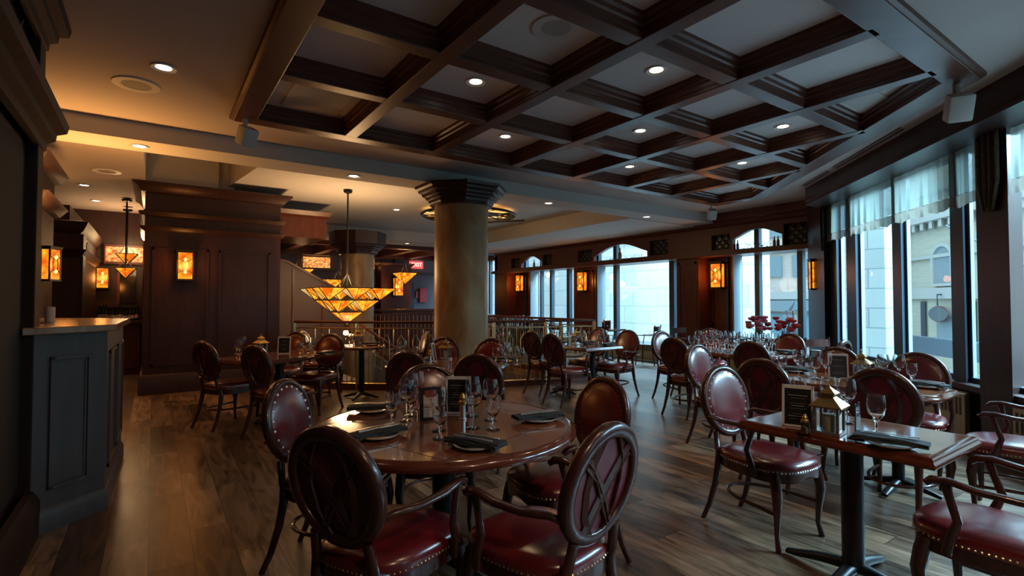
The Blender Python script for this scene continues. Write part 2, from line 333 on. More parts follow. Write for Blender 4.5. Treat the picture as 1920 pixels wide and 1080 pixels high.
for i in range(len(xs) - 1):
    for j in range(len(ys) - 1):
        xa = xs[i] + (HW if i else 0); xb = xs[i + 1] - (HW if i < len(BX) else 0); ya = ys[j + 1] + (HW if j < 3 else 0); yb = ys[j] - (HW if j else 0)
        # clip the cell by the diagonal edge
        poly = [(xa, ya), (xb, ya), (xb, yb), (xa, yb)]
        def inside(p): return p[1] >= dlim(p[0]) - 1e-6 if p[0] >= 5.17 else p[1] >= 1.39
        ax, ay, bx_, by_ = 5.17, 1.40, 8.29, 4.82
        def sd(p): return (bx_ - ax) * (p[1] - ay) - (by_ - ay) * (p[0] - ax)
        out = []
        for q in range(4):
            p0, p1 = poly[q], poly[(q + 1) % 4]; s0, s1 = sd(p0), sd(p1)
            if s0 >= 0: out.append(p0)
            if (s0 >= 0) != (s1 >= 0):
                t = s0 / (s0 - s1); out.append((p0[0] + t * (p1[0] - p0[0]), p0[1] + t * (p1[1] - p0[1])))
        if len(out) < 3: continue
        A = 0.5 * abs(sum(out[q][0] * out[(q + 1) % len(out)][1] - out[(q + 1) % len(out)][0] * out[q][1] for q in range(len(out))))
        if A < 0.05: continue
        crown_in(out, True, -1).build('coffer_moulding', WOODX, cf)
for o in list(C.objects):
    if o.parent == cf: pass
for (x0, x1, y0, y1) in ((0.98, 1.5, 4.5, 5.3), (5.3, 5.85, 1.9, 2.2), (6.2, 6.9, 2.0, 2.0)):
    if y1 > y0 + .1: MB().box(x0, x1, y0, y1, 3.288, 3.302).build('access_panel', PAINTW, cf, smooth=0)

# ---- partition block with crown
def panel_frame(mb, u0, u1, z0, z1, face, t=0.02, wd=0.03):
    # raised rectangular moulding; face(u, z, out) -> point
    for (a0, a1, b0, b1) in ((u0, u1, z0, z0 + wd), (u0, u1, z1 - wd, z1), (u0, u0 + wd, z0, z1), (u1 - wd, u1, z0, z1)):
        vs = [face(u, z, o) for o in (0, t) for z in (b0, b1) for u in (a0, a1)]
        mb.add(vs, [(0, 2, 3, 1), (4, 5, 7, 6), (0, 1, 5, 4), (2, 6, 7, 3), (0, 4, 6, 2), (1, 3, 7, 5)])
pw = struct(MB().box(-0.12, 1.78, 9.52, 11.3, 0, 3.1).build('wall_partition', WOOD, smooth=0))
m = MB(); F = lambda u, z, o: (u, 9.52 - o, z)
panel_frame(m, -0.02, 0.72, 0.42, 2.22, F); panel_frame(m, 0.86, 1.62, 0.42, 2.22, F)
m.sweep([(0, 0), (0.05, 0), (0.05, 0.26), (0.03, 0.30), (0, 0.30)], [(-0.12, 11.3), (-0.12, 9.52), (1.78, 9.52), (1.78, 11.3)], False, 1)
m.sweep([(0, 2.46), (0.05, 2.50), (0.07, 2.54), (0, 2.54)], [(-0.12, 11.3), (-0.12, 9.52), (1.78, 9.52), (1.78, 11.3)], False, 1)
m.sweep([(0, 2.70), (0.04, 2.70), (0.08, 2.76), (0.0, 2.78)], [(-0.12, 11.3), (-0.12, 9.52), (1.78, 9.52), (1.78, 11.3)], False, 1)
m.sweep([(0, 3.04), (0.05, 3.06), (0.10, 3.14), (0.16, 3.17), (0.16, 3.2), (-0.3, 3.2)], [(-0.12, 11.3), (-0.12, 9.52), (1.78, 9.52), (1.78, 11.3)], False, 1)
struct(m.build('trim_3', WOOD))
# stair side panel (sloped top) and red soffit box behind it
F = lambda u, z, o: (u, 10.6 - o, z)
m = MB(); pts = [(1.78, 0), (3.2, 0), (3.2, 1.55), (2.1, 2.15), (1.78, 2.2)]
mm = MB().prism(pts, 0, 0.1); mm.map(lambda v: (v.x, 10.7 - v.z, v.y)); struct(mm.build('wall_stair_panel', mat('pink_lit_panel_paint', (0.12, 0.085, 0.10), 0.5), smooth=0))  # pinkish light on the panel is put into its base colour
m = MB(); m.tube([(1.78, 10.57, 2.22), (2.1, 10.57, 2.17), (3.2, 10.57, 1.57)], 0.03, 4)
for u in (2.2, 2.75): m.box(u, u + .03, 10.57, 10.6, 0.1, 2.1 - (u - 2.1) * .55)
struct(m.build('trim_4', WOODR))
m = MB().box(1.78, 2.75, 10.3, 11.6, 2.62, 3.08); m.sweep([(0, 3.0), (0.06, 3.04), (0.1, 3.12), (0, 3.12)], [(1.78, 10.3), (2.75, 10.3), (2.75, 11.6)], False, 1)
struct(m.build('wall_stair_soffit', WOODR, smooth=0))

# ---- window wall X = 9.6
XW = 9.6
m = MB()
for (y0, y1, xf) in ((6.80, 7.37, 9.6), (6.13, 6.80, 10.0), (10.12, 11.0, 9.78), (13.08, 14.12, 10.0), (14.12, 14.85, 9.6)):
    m.box(xf, 10.15, y0, y1, 0, 2.36)
struct(m.build('wall_right', WOODR, smooth=0, bevel=0.004))
m = MB(); F = lambda u, z, o: (9.78 - o, u, z); panel_frame(m, 10.2, 10.92, 0.9, 2.25, F, 0.02, 0.05)
F = lambda u, z, o: (10.0 - o, u, z); panel_frame(m, 6.18, 6.75, 0.9, 2.28, F, 0.02, 0.05)
F = lambda u, z, o: (9.6 - o, u, z); panel_frame(m, 6.85, 7.32, 0.3, 2.26, F, 0.015, 0.05)
m.box(9.45, 9.62, 4.3, 14.85, 2.335, 2.40); m.box(9.50, 9.62, 4.3, 14.85, 2.40, 2.43); m.box(9.6, 10.15, 4.3, 14.85, 2.34, 2.40)
m.sweep([(0, 2.93), (0.05, 2.95), (0.09, 3.02), (0.14, 3.04), (0.14, 3.25), (0, 3.25)], [(9.6, 4.3), (9.6, 14.85)], False, -1)
struct(m.build('trim_5', WOODR))
for (y0, y1) in ((7.37, 10.12), (4.2, 6.13), (11.0, 13.08)):
    m = MB().box(9.85, 10.15, y0, y1, 0.0, 0.36); struct(m.build('wall_sill', FRAMEL, smooth=0))
# fascia with arches
arches = [(5.0, 6.0, 2.45, 2.66, 2.82), (8.2, 10.0, 2.47, 2.60, 2.84), (12.25, 13.3, 2.47, 2.62, 2.80)]
holes = []
for (a, b, z0, zs, zt) in arches:
    h = [(a, z0), (b, z0), (b, zs)]
    for k in range(1, 12):
        t = k / 12; h.append((b + (a - b) * t, zs + (zt - zs) * (0.5 - 0.5 * cos(2 * pi * t)) ** 0.6))
    h.append((a, zs)); holes.append(h)
lat = [(4.45, 4.97, 2.44, 2.84), (6.06, 6.48, 2.47, 2.78), (7.60, 8.12, 2.48, 2.82), (10.08, 10.62, 2.48, 2.80), (11.75, 12.18, 2.48, 2.80), (13.36, 13.85, 2.48, 2.80)]
for (a, b, z0, z1) in lat: holes.append([(a, z0), (b, z0), (b, z1), (a, z1)])
mm = MB().prism([(4.3, 2.42), (14.85, 2.42), (14.85, 3.2), (4.3, 3.2)], 0, 0.10, holes); mm.map(lambda v: (9.7 - v.z, v.x, v.y))
struct(mm.build('wall_fascia', WOODR, smooth=0))
for i, (a, b, z0, z1) in enumerate(lat):
    r = thing('wine_rack', ['square diamond-lattice wine rack above the window, %s' % q for q in ('right of the nearest arch beside the curtain', 'left of the nearest arch', 'right of the middle arch', 'left of the middle arch', 'right of the farthest arch', 'left of the farthest arch')][i], 'wine rack', (9.66, (a + b) / 2, z0), 0, 'lattice wine racks over the windows')
    W = (b - a) / 2; H = z1 - z0; n = MB().box(0.045, 0.06, -W - .03, W + .03, -.03, H + .03); n.build('back_board', DARK, r, smooth=0)
    l = MB(); st = 0.15
    def clipline(c, sgn):
        # z = sgn*y + c clipped to the rack rectangle
        ptsl = []
        for y in (-W, W):
            z = sgn * y + c
            if 0 <= z <= H: ptsl.append((y, z))
        for z in (0, H):
            y = (z - c) / sgn
            if -W < y < W: ptsl.append((y, z))
        return ptsl[:2] if len(ptsl) >= 2 else None
    c = -1.0
    while c < 1.6:
        for sgn in (1, -1):
            q = clipline(c, sgn)
            if q: l.tube([(0.02, q[0][0], q[0][1]), (0.02, q[1][0], q[1][1])], 0.012, 4)
        c += st
    l.build('lattice', WOOD, r, smooth=0)
    bt = MB(); 
    for iy in range(-3, 4):
        for iz in range(0, 6):
            yy = iy * st / 1 + (0 if iz % 2 else st / 2); zz = 0.05 + iz * st / 2 + 0.02
            if abs(yy) < W - .04 and zz < H - .03: bt.tube([(0.02, yy, zz), (0.045, yy, zz)], 0.036, 8)
    bt.build('bottle_ends', mat('bottle_end_glass', (0.06, 0.11, 0.10), 0.2), r)
    r.children[-1]['kind'] = 'stuff'

def window_bay(idx, frame_boxes, pane_quads):
    m = MB()
    for b in frame_boxes: m.box(*b)
    o = struct(m.build('window_%d' % idx, FRAME, smooth=0))
    g = MB()
    for q in pane_quads: g.add(q, [(0, 1, 2, 3)])
    g.build('window_pane', PANE, o, smooth=0); return o
XG = 10.02
def bay(idx, y0, y1, mull, z0=0.36, z1=3.0, xg=XG):
    fr = [(xg - .05, xg + .05, y0, y1, z0, z0 + .05), (xg - .05, xg + .05, y0, y1, z1 - .04, z1)]
    for (c, wd) in mull: fr.append((xg - .07, xg + .05, c - wd / 2, c + wd / 2, z0, z1))
    q = [(xg, y0, z0), (xg, y1, z0), (xg, y1, z1), (xg, y0, z1)]
    return window_bay(idx, fr, [q])
bay(1, 4.1, 6.4, [(6.36, .05), (5.70, .10), (4.86, .10), (4.2, .1)])
bay(2, 7.2, 10.3, [(10.22, .08), (9.58, .12), (7.78, .14)])
bay(3, 11.0, 13.7, [(13.55, .06), (12.75, .06), (12.25, .09), (11.45, .12)])
bay(4, 14.85, 19.0, [(15.0, .1), (16.2, .1), (17.4, .1), (18.6, .1)], xg=10.3)
m = MB()
for (y0, y1) in ((4.2, 6.4), (7.2, 10.3), (11.0, 13.7)):
    m.box(10.07, 10.2, y0 - .1, y1 + .1, 2.12, 2.30) if False else None
    m.box(9.86, 9.98, y0 + .1 if y0 != 7.2 else 7.37, y1 - .2, 0.36, 0.40)
for y in (6.14, 10.10, 13.10): m.box(9.8, 10.1, y - .03, y, 0.36, 2.34)
for y in (7.37, 11.0): m.box(9.8, 10.1, y, y + .03, 0.36, 2.34)
struct(m.build('trim_6', FRAMEL, smooth=0))
m = MB().box(10.3, 10.4, 14.85, 19, 0, 0.36); m.box(10.15, 10.4, 14.75, 14.85, 0, 3.4); m.box(10.15, 10.4, 14.85, 19, 2.9, 3.4); m.box(9.6, 10.3, 14.70, 14.85, 2.3, 3.3)
struct(m.build('wall_right_far', WOODR, smooth=0))
# close the wall cavity above the window heads from outside
m = MB().box(10.07, 10.2, 4.2, 14.85, 3.0, 3.9); m.box(9.9, 10.07, 4.2, 14.85, 3.0, 3.3); m.box(10.07, 10.2, 6.4, 7.2, 0, 3.9); m.box(10.07, 10.2, 10.3, 11.0, 0, 3.9); m.box(10.07, 10.2, 13.7, 14.85, 0, 3.9)
struct(m.build('wall_right_outer', STONE, smooth=0))

# ---- diagonal window wall (X - Y = c), s measured along (1,1)/sqrt2
D2 = sqrt(.5)
def dg(s, c, z):  # point on the plane X-Y=c at run s
    return ((s * D2 * 1.0) + c, s * D2, z) if True else None
def dbox(mb, s0, s1, c0, c1, z0, z1):
    vs = [dg(s, c, z) for z in (z0, z1) for c in (c0, c1) for s in (s0, s1)]
    return mb.add(vs, [(0, 2, 3, 1), (4, 5, 7, 6), (0, 1, 5, 4), (2, 6, 7, 3), (0, 4, 6, 2), (1, 3, 7, 5)])
CG = 5.22
m = MB(); dbox(m, -6.2, 6.2, 5.05, 5.5, 0, 0.55); dbox(m, -6.2, 6.2, 5.15, 5.5, 2.98, 3.9)
dbox(m, 1.72, 2.12, 4.92, 5.4, 0, 3.1); dbox(m, -2.6, -2.2, 4.92, 5.4, 0, 3.1); dbox(m, 5.62, 6.3, 4.95, 5.5, 0, 3.1); dbox(m, -6.3, -5.9, 4.92, 5.5, 0, 3.1)
struct(m.build('wall_right_diagonal', WOOD, smooth=0, bevel=0.004))
m = MB(); dbox(m, -6.2, 5.72, 4.45, 5.15, 2.93, 3.2); dbox(m, -6.2, 5.72, 4.43, 4.5, 2.98, 3.02); dbox(m, -6.2, 6.0, 4.95, 5.3, 0.53, 0.58)
struct(m.build('trim_7', WOOD, smooth=0))
def dbay(idx, s0, s1, mull):
    m = MB(); dbox(m, s0, s1, CG - .05, CG + .06, 0.56, 0.63); dbox(m, s0, s1, CG - .05, CG + .06, 2.93, 2.98)
    for (c, wd) in mull: dbox(m, c - wd / 2, c + wd / 2, CG - .14, CG + .10, 0.56, 2.98)
    o = struct(m.build('window_%d' % idx, FRAME, smooth=0))
    MB().add([dg(s0, CG, .56), dg(s1, CG, .56), dg(s1, CG, 2.98), dg(s0, CG, 2.98)], [(0, 1, 2, 3)]).build('window_pane', PANE, o, smooth=0)
    g = MB()
    for (c, wd) in mull: dbox(g, c - wd / 2 - .05, c - wd / 2, CG - .02, CG + .1, 0.6, 2.96)
    g.build('window_trim', FRAMEL, o, smooth=0)
dbay(5, 2.12, 5.62, [(5.45, .3), (4.82, .30), (3.60, .20), (2.48, .20)])
dbay(6, -2.2, 1.72, [(0.4, .2), (-.9, .2), (-2.1, .2)])
dbay(7, -5.9, -2.6, [(-3.6, .2), (-4.8, .2)])

# ---- street outside
struct(MB().box(10.4, 60, -30, 60, -1.2, -1.0).build('floor_street', STREET, smooth=0))
MBs = MB().prism([(3.3, -3.0), (6.4, 0.2), (60, -10), (60, -40), (3, -40)], -1.2, -1.0); struct(MBs.build('floor_street_corner', STREET, smooth=0))
# ================================================================== STREET
b = thing('stone_building', 'pale limestone block building just outside the middle windows', 'building', (0, 0, 0))
MB().box(14.2, 15.2, 8.3, 26, -1.0, 9).build('wall', BLOCK, b, smooth=0)
m = MB(); 
for z in (3.6, 6.5): m.box(14.1, 14.2, 8.3, 26, z, z + .25)
m.build('cornice', STONE, b, smooth=0)
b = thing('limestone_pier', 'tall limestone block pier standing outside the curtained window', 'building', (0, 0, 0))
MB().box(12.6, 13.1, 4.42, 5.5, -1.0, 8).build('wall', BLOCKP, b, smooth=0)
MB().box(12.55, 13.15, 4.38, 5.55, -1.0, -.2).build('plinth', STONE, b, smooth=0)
b = thing('brick_building', 'pinkish brick shop building with a dark fascia and pale window bands across the street', 'building', (0, 0, 0))
MB().box(24, 28, 10.5, 30, -1.0, 12).build('wall', BRICKP, b, smooth=0)
m = MB()
for z in (1.5, 3.7, 5.6, 8.8): m.box(23.8, 24, 10.5, 30, z, z + .35)
m.build('stone_band', STONE, b, smooth=0)
MB().box(23.7, 24, 10.5, 30, .95, 1.45).build('dark_fascia', GLZ, b, smooth=0)
m = MB()
for k in range(14): m.box(23.93, 23.99, 10.7 + 1.3 * k, 11.8 + 1.3 * k, -.6, .85)
m.build('shop_window', mat('blue_shop_glass', (0.20, 0.34, 0.42), 0.3), b, smooth=0)
for z0 in (2.55, 4.4, 6.5):
    for k in range(10):
        MB().box(23.9, 23.99, 10.8 + 1.7 * k, 12.0 + 1.7 * k, z0, z0 + .95).build('window', GLZ, b, smooth=0)
b = thing('stone_corner_building', 'pale brick building with arched windows and a bracketed cornice seen through the curtained window', 'building', (0, 0, 0))
y0 = -10.0
MB().box(15.0, 40, 0, 1.0, 0, 0.1).v
# facade parallel to the diagonal wall, at c = 17
def sbox(mb, s0, s1, c0, c1, z0, z1): return dbox(mb, s0, s1, c0, c1, z0, z1)
FC = 17.0
m = MB(); sbox(m, -14, 13.0, FC, FC + 4, -1.0, 12); m.build('wall', mat('pale_facade', (0.50, 0.50, 0.40), 0.85, noise=((0.56, 0.56, 0.47), 3, (0.4, 0.4, 6))), b, smooth=0)
m = MB()
for z, hh in ((1.5, .4), (3.0, .12), (5.4, .3)): sbox(m, -14, 13.0, FC - .2, FC, z, z + hh)
sbox(m, -14, 13.0, FC - .5, FC, 4.35, 4.7)
for k in range(50): sbox(m, -13.8 + .54 * k, -13.6 + .54 * k, FC - .4, FC, 4.08, 4.35)
m.build('cornice', STONE, b, smooth=0)
for k in range(8):
    s0 = 9.55 - 2.7 * k
    pts = [(s0, 2.0), (s0 - 1.1, 2.0), (s0 - 1.1, 3.0)] + [(s0 - .55 - .55 * cos(pi * q / 8), 3.0 + .45 * sin(pi * q / 8)) for q in range(1, 8)] + [(s0, 3.0)]
    mm = MB().prism(pts, 0, .1); mm.map(lambda v: dg(v.x, FC - .02 - v.z, v.y)); wdw = mm.build('arched_window', GLZ, b, smooth=0)
    fr = MB().tube([dg(p[0], FC - .12, p[1]) for p in pts], 0.09, 4, closed=True); fr.build('window_surround', STONE, wdw, smooth=0)
    m = MB(); sbox(m, s0 - 1.0, s0 - .1, FC - .08, FC, -.2, .9); m.build('shop_window', GLZ, b, smooth=0)
    m = MB(); sbox(m, s0 + .55, s0 + .85, FC - .1, FC, -.2, 1.4); m.build('dark_pillar', SIGN, b, smooth=0)
m = MB(); sbox(m, -10, 8.7, 11.2, 11.5, .08, .5); sbox(m, -10, 9, 11.25, 11.45, -1, -.7)
for k in range(20): sbox(m, -9.8 + k, -9.7 + k, 11.3, 11.4, -1, -.1)
tag(m.build('street_barrier', SIGN, smooth=0), 'long dark barrier running along the street outside the curtained window', 'barrier')
m = MB().tube([dg(5.2, 10.0, 3.0), dg(2.3, 10.0, 1.6)], .02, 5); tag(m.build('guy_wire', SIGN), 'dark diagonal cable outside the curtained window', 'cable')
sg = thing('oval_sign', 'hanging oval shop sign on the pale building across the street', 'sign', dg(9.2, 16.6, .95))
n = MB()
pts = [(.55 * cos(2 * pi * k / 24), .26 * sin(2 * pi * k / 24)) for k in range(24)]
mm = MB().prism(pts, 0, .06); mm.map(lambda v: (v.x * D2, v.x * D2, v.y)); mm.build('board', mat('sign_board_pale', (0.28, 0.33, 0.36), .5), sg, smooth=0)
MB().tube([(x * D2 + .03, x * D2 - .03, z) for x, z in pts], .035, 4, closed=True).build('rim', mat('sign_rim_red', (0.16, 0.06, 0.07), .5), sg)
MB().tube([(0, 0, .3), (0, 0, .7), (.6, -.6, .7)], .03, 5).build('bracket', SIGN, sg)
LANT = mat('lantern_grey_metal', (.10, .13, .15), .6)
lampx = thing('street_lantern', 'old-fashioned street lantern on a post outside, nearer the stone blocks', 'street lamp', (16.4, 8.15, -1.0), 0, None)
MB().tube([(0, 0, 0), (0, 0, 1.4)], .05, 8).build('post', SIGN, lampx)
m = MB()
for sx in (-1, 1):
    for sy in (-1, 1): m.tube([(sx * .11, sy * .11, 1.6), (sx * .2, sy * .2, 2.12)], .02, 4)
m.tube([(.2, .2, 2.12), (-.2, .2, 2.12), (-.2, -.2, 2.12), (.2, -.2, 2.12)], .025, 4, closed=True); m.tube([(0, 0, 1.4), (0, 0, 1.62)], .12, 6)
m.lathe([(.24, 2.12), (.1, 2.3), (.02, 2.45)], 4); m.build('lantern_frame', SIGN, lampx)
place(lampx, (16.4, 8.15, -1.0)); dup(lampx, (16.4, 7.5, -1.0), 0, 'old-fashioned street lantern on a post outside, nearer the curtain')

# ================================================================== COLUMNS
def column(x, y, zt, zs, label, zb=0.0):
    r = thing('column', label, 'column', (x, y, zb)); H = zs - zb
    MB().lathe([(.385, 0), (.385, H + .02)], 40).build('shaft', COLM, r)
    oc = [(cos(pi / 8 + k * pi / 4), sin(pi / 8 + k * pi / 4)) for k in range(8)]
    m = MB().sweep([(-.05, H - .03), (0, H - .03), (0, H), (.012, H + .01), (.02, H + .045), (.055, H + .06), (.06, H + .085), (.10, H + .10), (.11, H + .13), (.15, H + .15), (.155, H + .18), (.19, H + .20), (.2, zt - zb - .002), (-.05, zt - zb - .002)], [(p[0] * .45, p[1] * .45) for p in oc], True, 1)
    m.build('capital', WOOD, r, smooth=20)
    MB().lathe([(.46, 0), (.46, .22), (.41, .28), (.385, .3)], 32).build('plinth', WOOD, r)
    return r
column(3.63, 6.50, 3.02, 2.78, 'large gilded plaster column with octagonal dark wood capital in the middle of the room')
column(4.03, 12.31, 2.95 + .1, 2.55, 'smaller looking gilded plaster column beyond the stairwell railing', -2.6)

# ================================================================== LIGHTS IN THE CEILING
dlp = thing('downlight', '', 'ceiling light')
MB().lathe([(.055, -.004), (.085, -.012), (.09, 0)], 24, cap=False).build('trim_ring', WHITE, dlp)
MB().lathe([(0.0001, -.002), (.058, -.002)], 24, cap=False).build('lamp', LAMP, dlp, smooth=0)
DL = [(0.04, 4.75, 3.2, 'round recessed downlight in the plain ceiling left of the wooden coffers', 11),
      (2.26, 3.80, 3.32, 'recessed downlight in the coffer nearest the left end of the grid', 14), (3.36, 2.76, 3.32, 'large looking recessed downlight in the front row coffer', 14),
      (4.42, 3.86, 3.32, 'recessed downlight in the second-row coffer at the middle of the grid', 14), (5.58, 2.88, 3.32, 'recessed downlight in the rightmost lit coffer', 14),
      (3.30, 4.88, 3.32, 'recessed downlight in the back-row coffer just above the column', 12), (5.48, 4.98, 3.32, 'recessed downlight in the back-row coffer right of the column', 12),
      (6.60, 3.97, 3.32, 'recessed downlight partly hidden by a beam near the far corner of the grid', 12),
      (-0.14, 6.60, 3.02, 'recessed downlight in the dropped soffit left of the chandelier', 12), (2.10, 6.60, 3.02, 'recessed downlight in the dropped soffit in front of the chandelier', 12),
      (5.32, 6.60, 3.02, 'recessed downlight in the dropped soffit right of the column', 10), (7.72, 6.60, 3.02, 'recessed downlight in the dropped soffit nearest the window wall', 8),
      (-0.90, 10.29, 3.2, 'nearer of two recessed downlights over the bar', 14), (-0.86, 11.76, 3.2, 'farther of two recessed downlights over the bar', 14),
      (4.15, 10.2, 3.32, 'small recessed downlight in the raised ceiling beside the column capital', 12), (5.9, 13.7, 3.05, 'distant recessed downlight beside the far wooden grid', 10), (3.2, 12.7, 3.32, 'recessed downlight throwing a bright spot on the ceiling step', 10)]
for x, y, z, lab, pw_ in DL:
    z = 3.30 if 'coffer' in lab and y < 5.5 and z > 3.25 or 'grid' in lab and z == 3.32 else z
    place(dlp, (x, y, z), 0, label=lab, group='recessed downlights'); spot('downlight_beam', (x, y, z - .03), (0, 0, -1), pw_ * 1.6, (1.0, .62, .32), 110, 1.0, .05)
def speaker_grille(x, y, z, lab):
    r = thing('ceiling_speaker', lab, 'speaker', (x, y, z), 0, 'round ceiling speakers')
    MB().lathe([(.17, 0), (.165, -.012), (.105, -.010)], 32, cap=False).build('rim', WHITE, r); MB().lathe([(.0001, -.008), (.106, -.008)], 32, cap=False).build('grille', mat('speaker_grille_grey', (.40, .38, .36), .8), r)
speaker_grille(-.14, 5.25, 3.2, 'round ceiling speaker in the plain ceiling by the left downlight')
speaker_grille(2.26, 2.72, 3.30, 'round white ceiling speaker inside a wooden coffer')
speaker_grille(-.55, 9.0, 3.2, 'faint round ceiling speaker over the bar')
def eyespk(x, y, z, rz, lab, s=1.0):
    r = thing('wall_speaker', lab, 'speaker', (x, y, z), rz, 'white swivel speakers under the ceiling'); r.scale = (s, s, s)
    MB().tube([(0, 0, 0), (0, 0, -.07), (0, .02, -.10)], .022, 8).build('bracket', WHITE, r)
    M_ = Matrix.Translation((0, .05, -.18)) @ Matrix.Rotation(radians(-28), 4, 'X')
    MB().box(-.07, .07, -.08, .06, -.09, .09, M_).build('cabinet', WHITE, r, bevel=.015)
    MB().box(-.06, .06, -.095, -.08, -.08, .08, M_).build('grille', mat('speaker_cloth', (.42, .36, .28), .8), r, smooth=0)
eyespk(.70, 5.50, 3.15, radians(200), 'white swivel speaker hanging from the left corner of the coffer border')
eyespk(5.30, 1.34, 3.15, radians(120), 'white swivel speaker at the right corner of the coffer border', 1.15)
eyespk(8.30, 5.60, 3.15, radians(140), 'white swivel speaker at the far corner of the coffer border')
# grilles along the diagonal
for s0, s1, lab in ((2.9, 4.5, 'nearer'), (4.7, 5.6, 'farther')):
    m = MB()
    for c in (4.25, 4.32): dbox(m, s0, s1, c, c + .03, 3.185, 3.199)
    tag(m.build('air_grille', mat('grille_slot', (.16, .13, .12), .6), smooth=0), '%s linear air slot in the ceiling beside the diagonal bulkhead' % lab, 'vent', 'linear air slots')

# ================================================================== CHANDELIERS
def pyramid_lamp(name, label, cat, loc, s, h, tiers, rod_to, group=None, rz=0):
    r = thing(name, label, cat, loc, rz, group)
    gA, gB, ld = MB(), MB(), MB(); T = tiers; tot = 0
    for t in range(T, 0, -1):      # t x t pyramids, top tier first
        zt = -(T - t) * h; off = -(t - 1) * s / 2
        for i in range(t):
            for j in range(t):
                if 0 < i < t - 1 and 0 < j < t - 1: continue
                cx, cy_ = off + i * s, off + j * s; q = s / 2
                A = [(cx - q, cy_ - q, zt), (cx + q, cy_ - q, zt), (cx + q, cy_ + q, zt), (cx - q, cy_ + q, zt)]; ap = (cx, cy_, zt - h)
                for k in range(4):
                    a, b2 = A[k], A[(k + 1) % 4]; mid = ((a[0] + b2[0]) / 2, (a[1] + b2[1]) / 2, zt)
                    g = gB if (2 * i + j + k) % 4 == 1 else gA
                    g.add([a, b2, ap], [(0, 1, 2)]); ld.tube([a, b2], .008, 4); ld.tube([a, ap], .008, 4); ld.tube([mid, ap], .004, 3)
    gA.build('amber_glass', AMBER, r, smooth=0); gB.build('cream_glass', AMBER2, r, smooth=0)
    S = T * s / 2
    for i in (-1, 1):
        for j in (-1, 1): ld.tube([(i * S, j * S, 0), (i * s * .35, j * s * .35, .0), (0, 0, s * .6)], .006, 4)
    ld.build('leading', IRON, r, smooth=0)
    MB().tube([(0, 0, 0), (0, 0, rod_to)], .014, 8).build('rod', IRON, r)
    MB().lathe([(.02, rod_to - .05), (.07, rod_to - .03), (.08, rod_to)], 8).build('canopy', IRON, r)
    return r
pyramid_lamp('chandelier', 'large stepped pyramid chandelier of amber stained glass hanging over the stairwell', 'chandelier', (2.72, 8.85, 1.62), .42, .20, 3, 1.68)
spot('chandelier_uplight', (2.72, 8.85, 1.66), (0, 0, 1), 130, WARM, 150, 1.0, .25); point('chandelier_light', (2.72, 8.85, 1.95), 42, WARM, .25)
point('chandelier_light', (2.72, 8.85, 1.0), 16, WARM, .2)
def small_lamp(x, y, z, s, n, rod, lab, p=8, cat='pendant lamp'):
    pyramid_lamp('pendant_lamp', lab, cat, (x, y, z), s, s * .6, n, rod, 'small amber stained glass pendants'); point('pendant_light', (x, y, z + .1), p, WARM, .15)
small_lamp(6.9, 16.2, 2.35, .62, 1, .9, 'single inverted pyramid pendant of amber glass in front of the far blue-grey wall')
small_lamp(3.55, 16.0, 2.35, .62, 1, .9, 'single inverted pyramid pendant mostly hidden behind the far column')
small_lamp(4.3, 14.8, 2.0, .5, 2, 1.2, 'small stepped amber glass pendant left of the far column')
small_lamp(-.42, 12.2, 2.30, .34, 1, .85, 'upper amber glass pendant over the bar', 40)
small_lamp(-.40, 11.2, 1.98, .30, 1, 1.2, 'lower amber glass pendant over the bar', 10)
# ring fixture behind the capital
r = thing('flush_ceiling_lamp', 'wide round openwork ceiling lamp with amber glow behind the column capital', 'ceiling light', (5.45, 9.45, 3.22))
MB().lathe([(0.0001, .0), (.35, .0), (.93, .03)], 40, cap=False).build('lit_glass', stained('ring_lamp_glass', (.30, .10, .02), (1.0, .55, .16), 2.6, 2.2), r)
m = MB().tube([(.98 * cos(2 * pi * k / 48), .98 * sin(2 * pi * k / 48), 0) for k in range(48)], .028, 6, closed=True)
random.seed(3)
for k in range(46):
    a = random.random() * 2 * pi; b_ = a + random.uniform(1.6, 4.2); m.tube([(.97 * cos(a), .97 * sin(a), -.015), (.97 * cos(b_), .97 * sin(b_), -.02)], .008, 4)
m.build('twig_lattice', IRON, r, smooth=0); MB().tube([(-.2, .3, -.05), (.5, .1, -.09), (1.1, -.5, -.07)], .018, 5).build('arm', IRON, r)
point('ring_lamp_light', (5.45, 9.45, 2.95), 14, WARM, .3)

# ================================================================== SCONCES
sp = thing('wall_sconce', '', 'wall lamp')   # faces -Y locally
m = MB(); W_, H_, D_ = .095, .40, .10
for sx in (-1, 1):
    for yy in (0, -D_): m.box(sx * W_ - .009, sx * W_ + .009, yy - .009, yy + .009, -H_ / 2, H_ / 2)
for z in (-H_ / 2, H_ / 2):
    m.box(-W_ - .012, W_ + .012, -D_ - .012, .0, z - .012, z + .012)
m.box(-W_ - .02, W_ + .02, -D_ - .02, 0, H_ / 2 + .012, H_ / 2 + .03); m.box(-W_, W_, -.01, .012, -H_ / 2, H_ / 2)
m.build('frame', IRON, sp, smooth=0)
g = MB(); g.add([(-W_, -D_, -H_ / 2), (W_, -D_, -H_ / 2), (W_, -D_, H_ / 2), (-W_, -D_, H_ / 2)], [(0, 1, 2, 3)])
for sx in (-1, 1): g.add([(sx * W_, -D_, -H_ / 2), (sx * W_, 0, -H_ / 2), (sx * W_, 0, H_ / 2), (sx * W_, -D_, H_ / 2)], [(0, 1, 2, 3)])
g.build('amber_panel', SCONG, sp, smooth=0)
l = MB().tube([(.045 * cos(2 * pi * k / 14), -D_ - .006, .085 * sin(2 * pi * k / 14)) for k in range(14)], .005, 4, closed=True)
for sx in (-1, 1):
    for sz in (-1, 1): l.tube([(sx * W_, -D_ - .006, sz * .11), (sx * .03, -D_ - .006, sz * .065)], .005, 4)
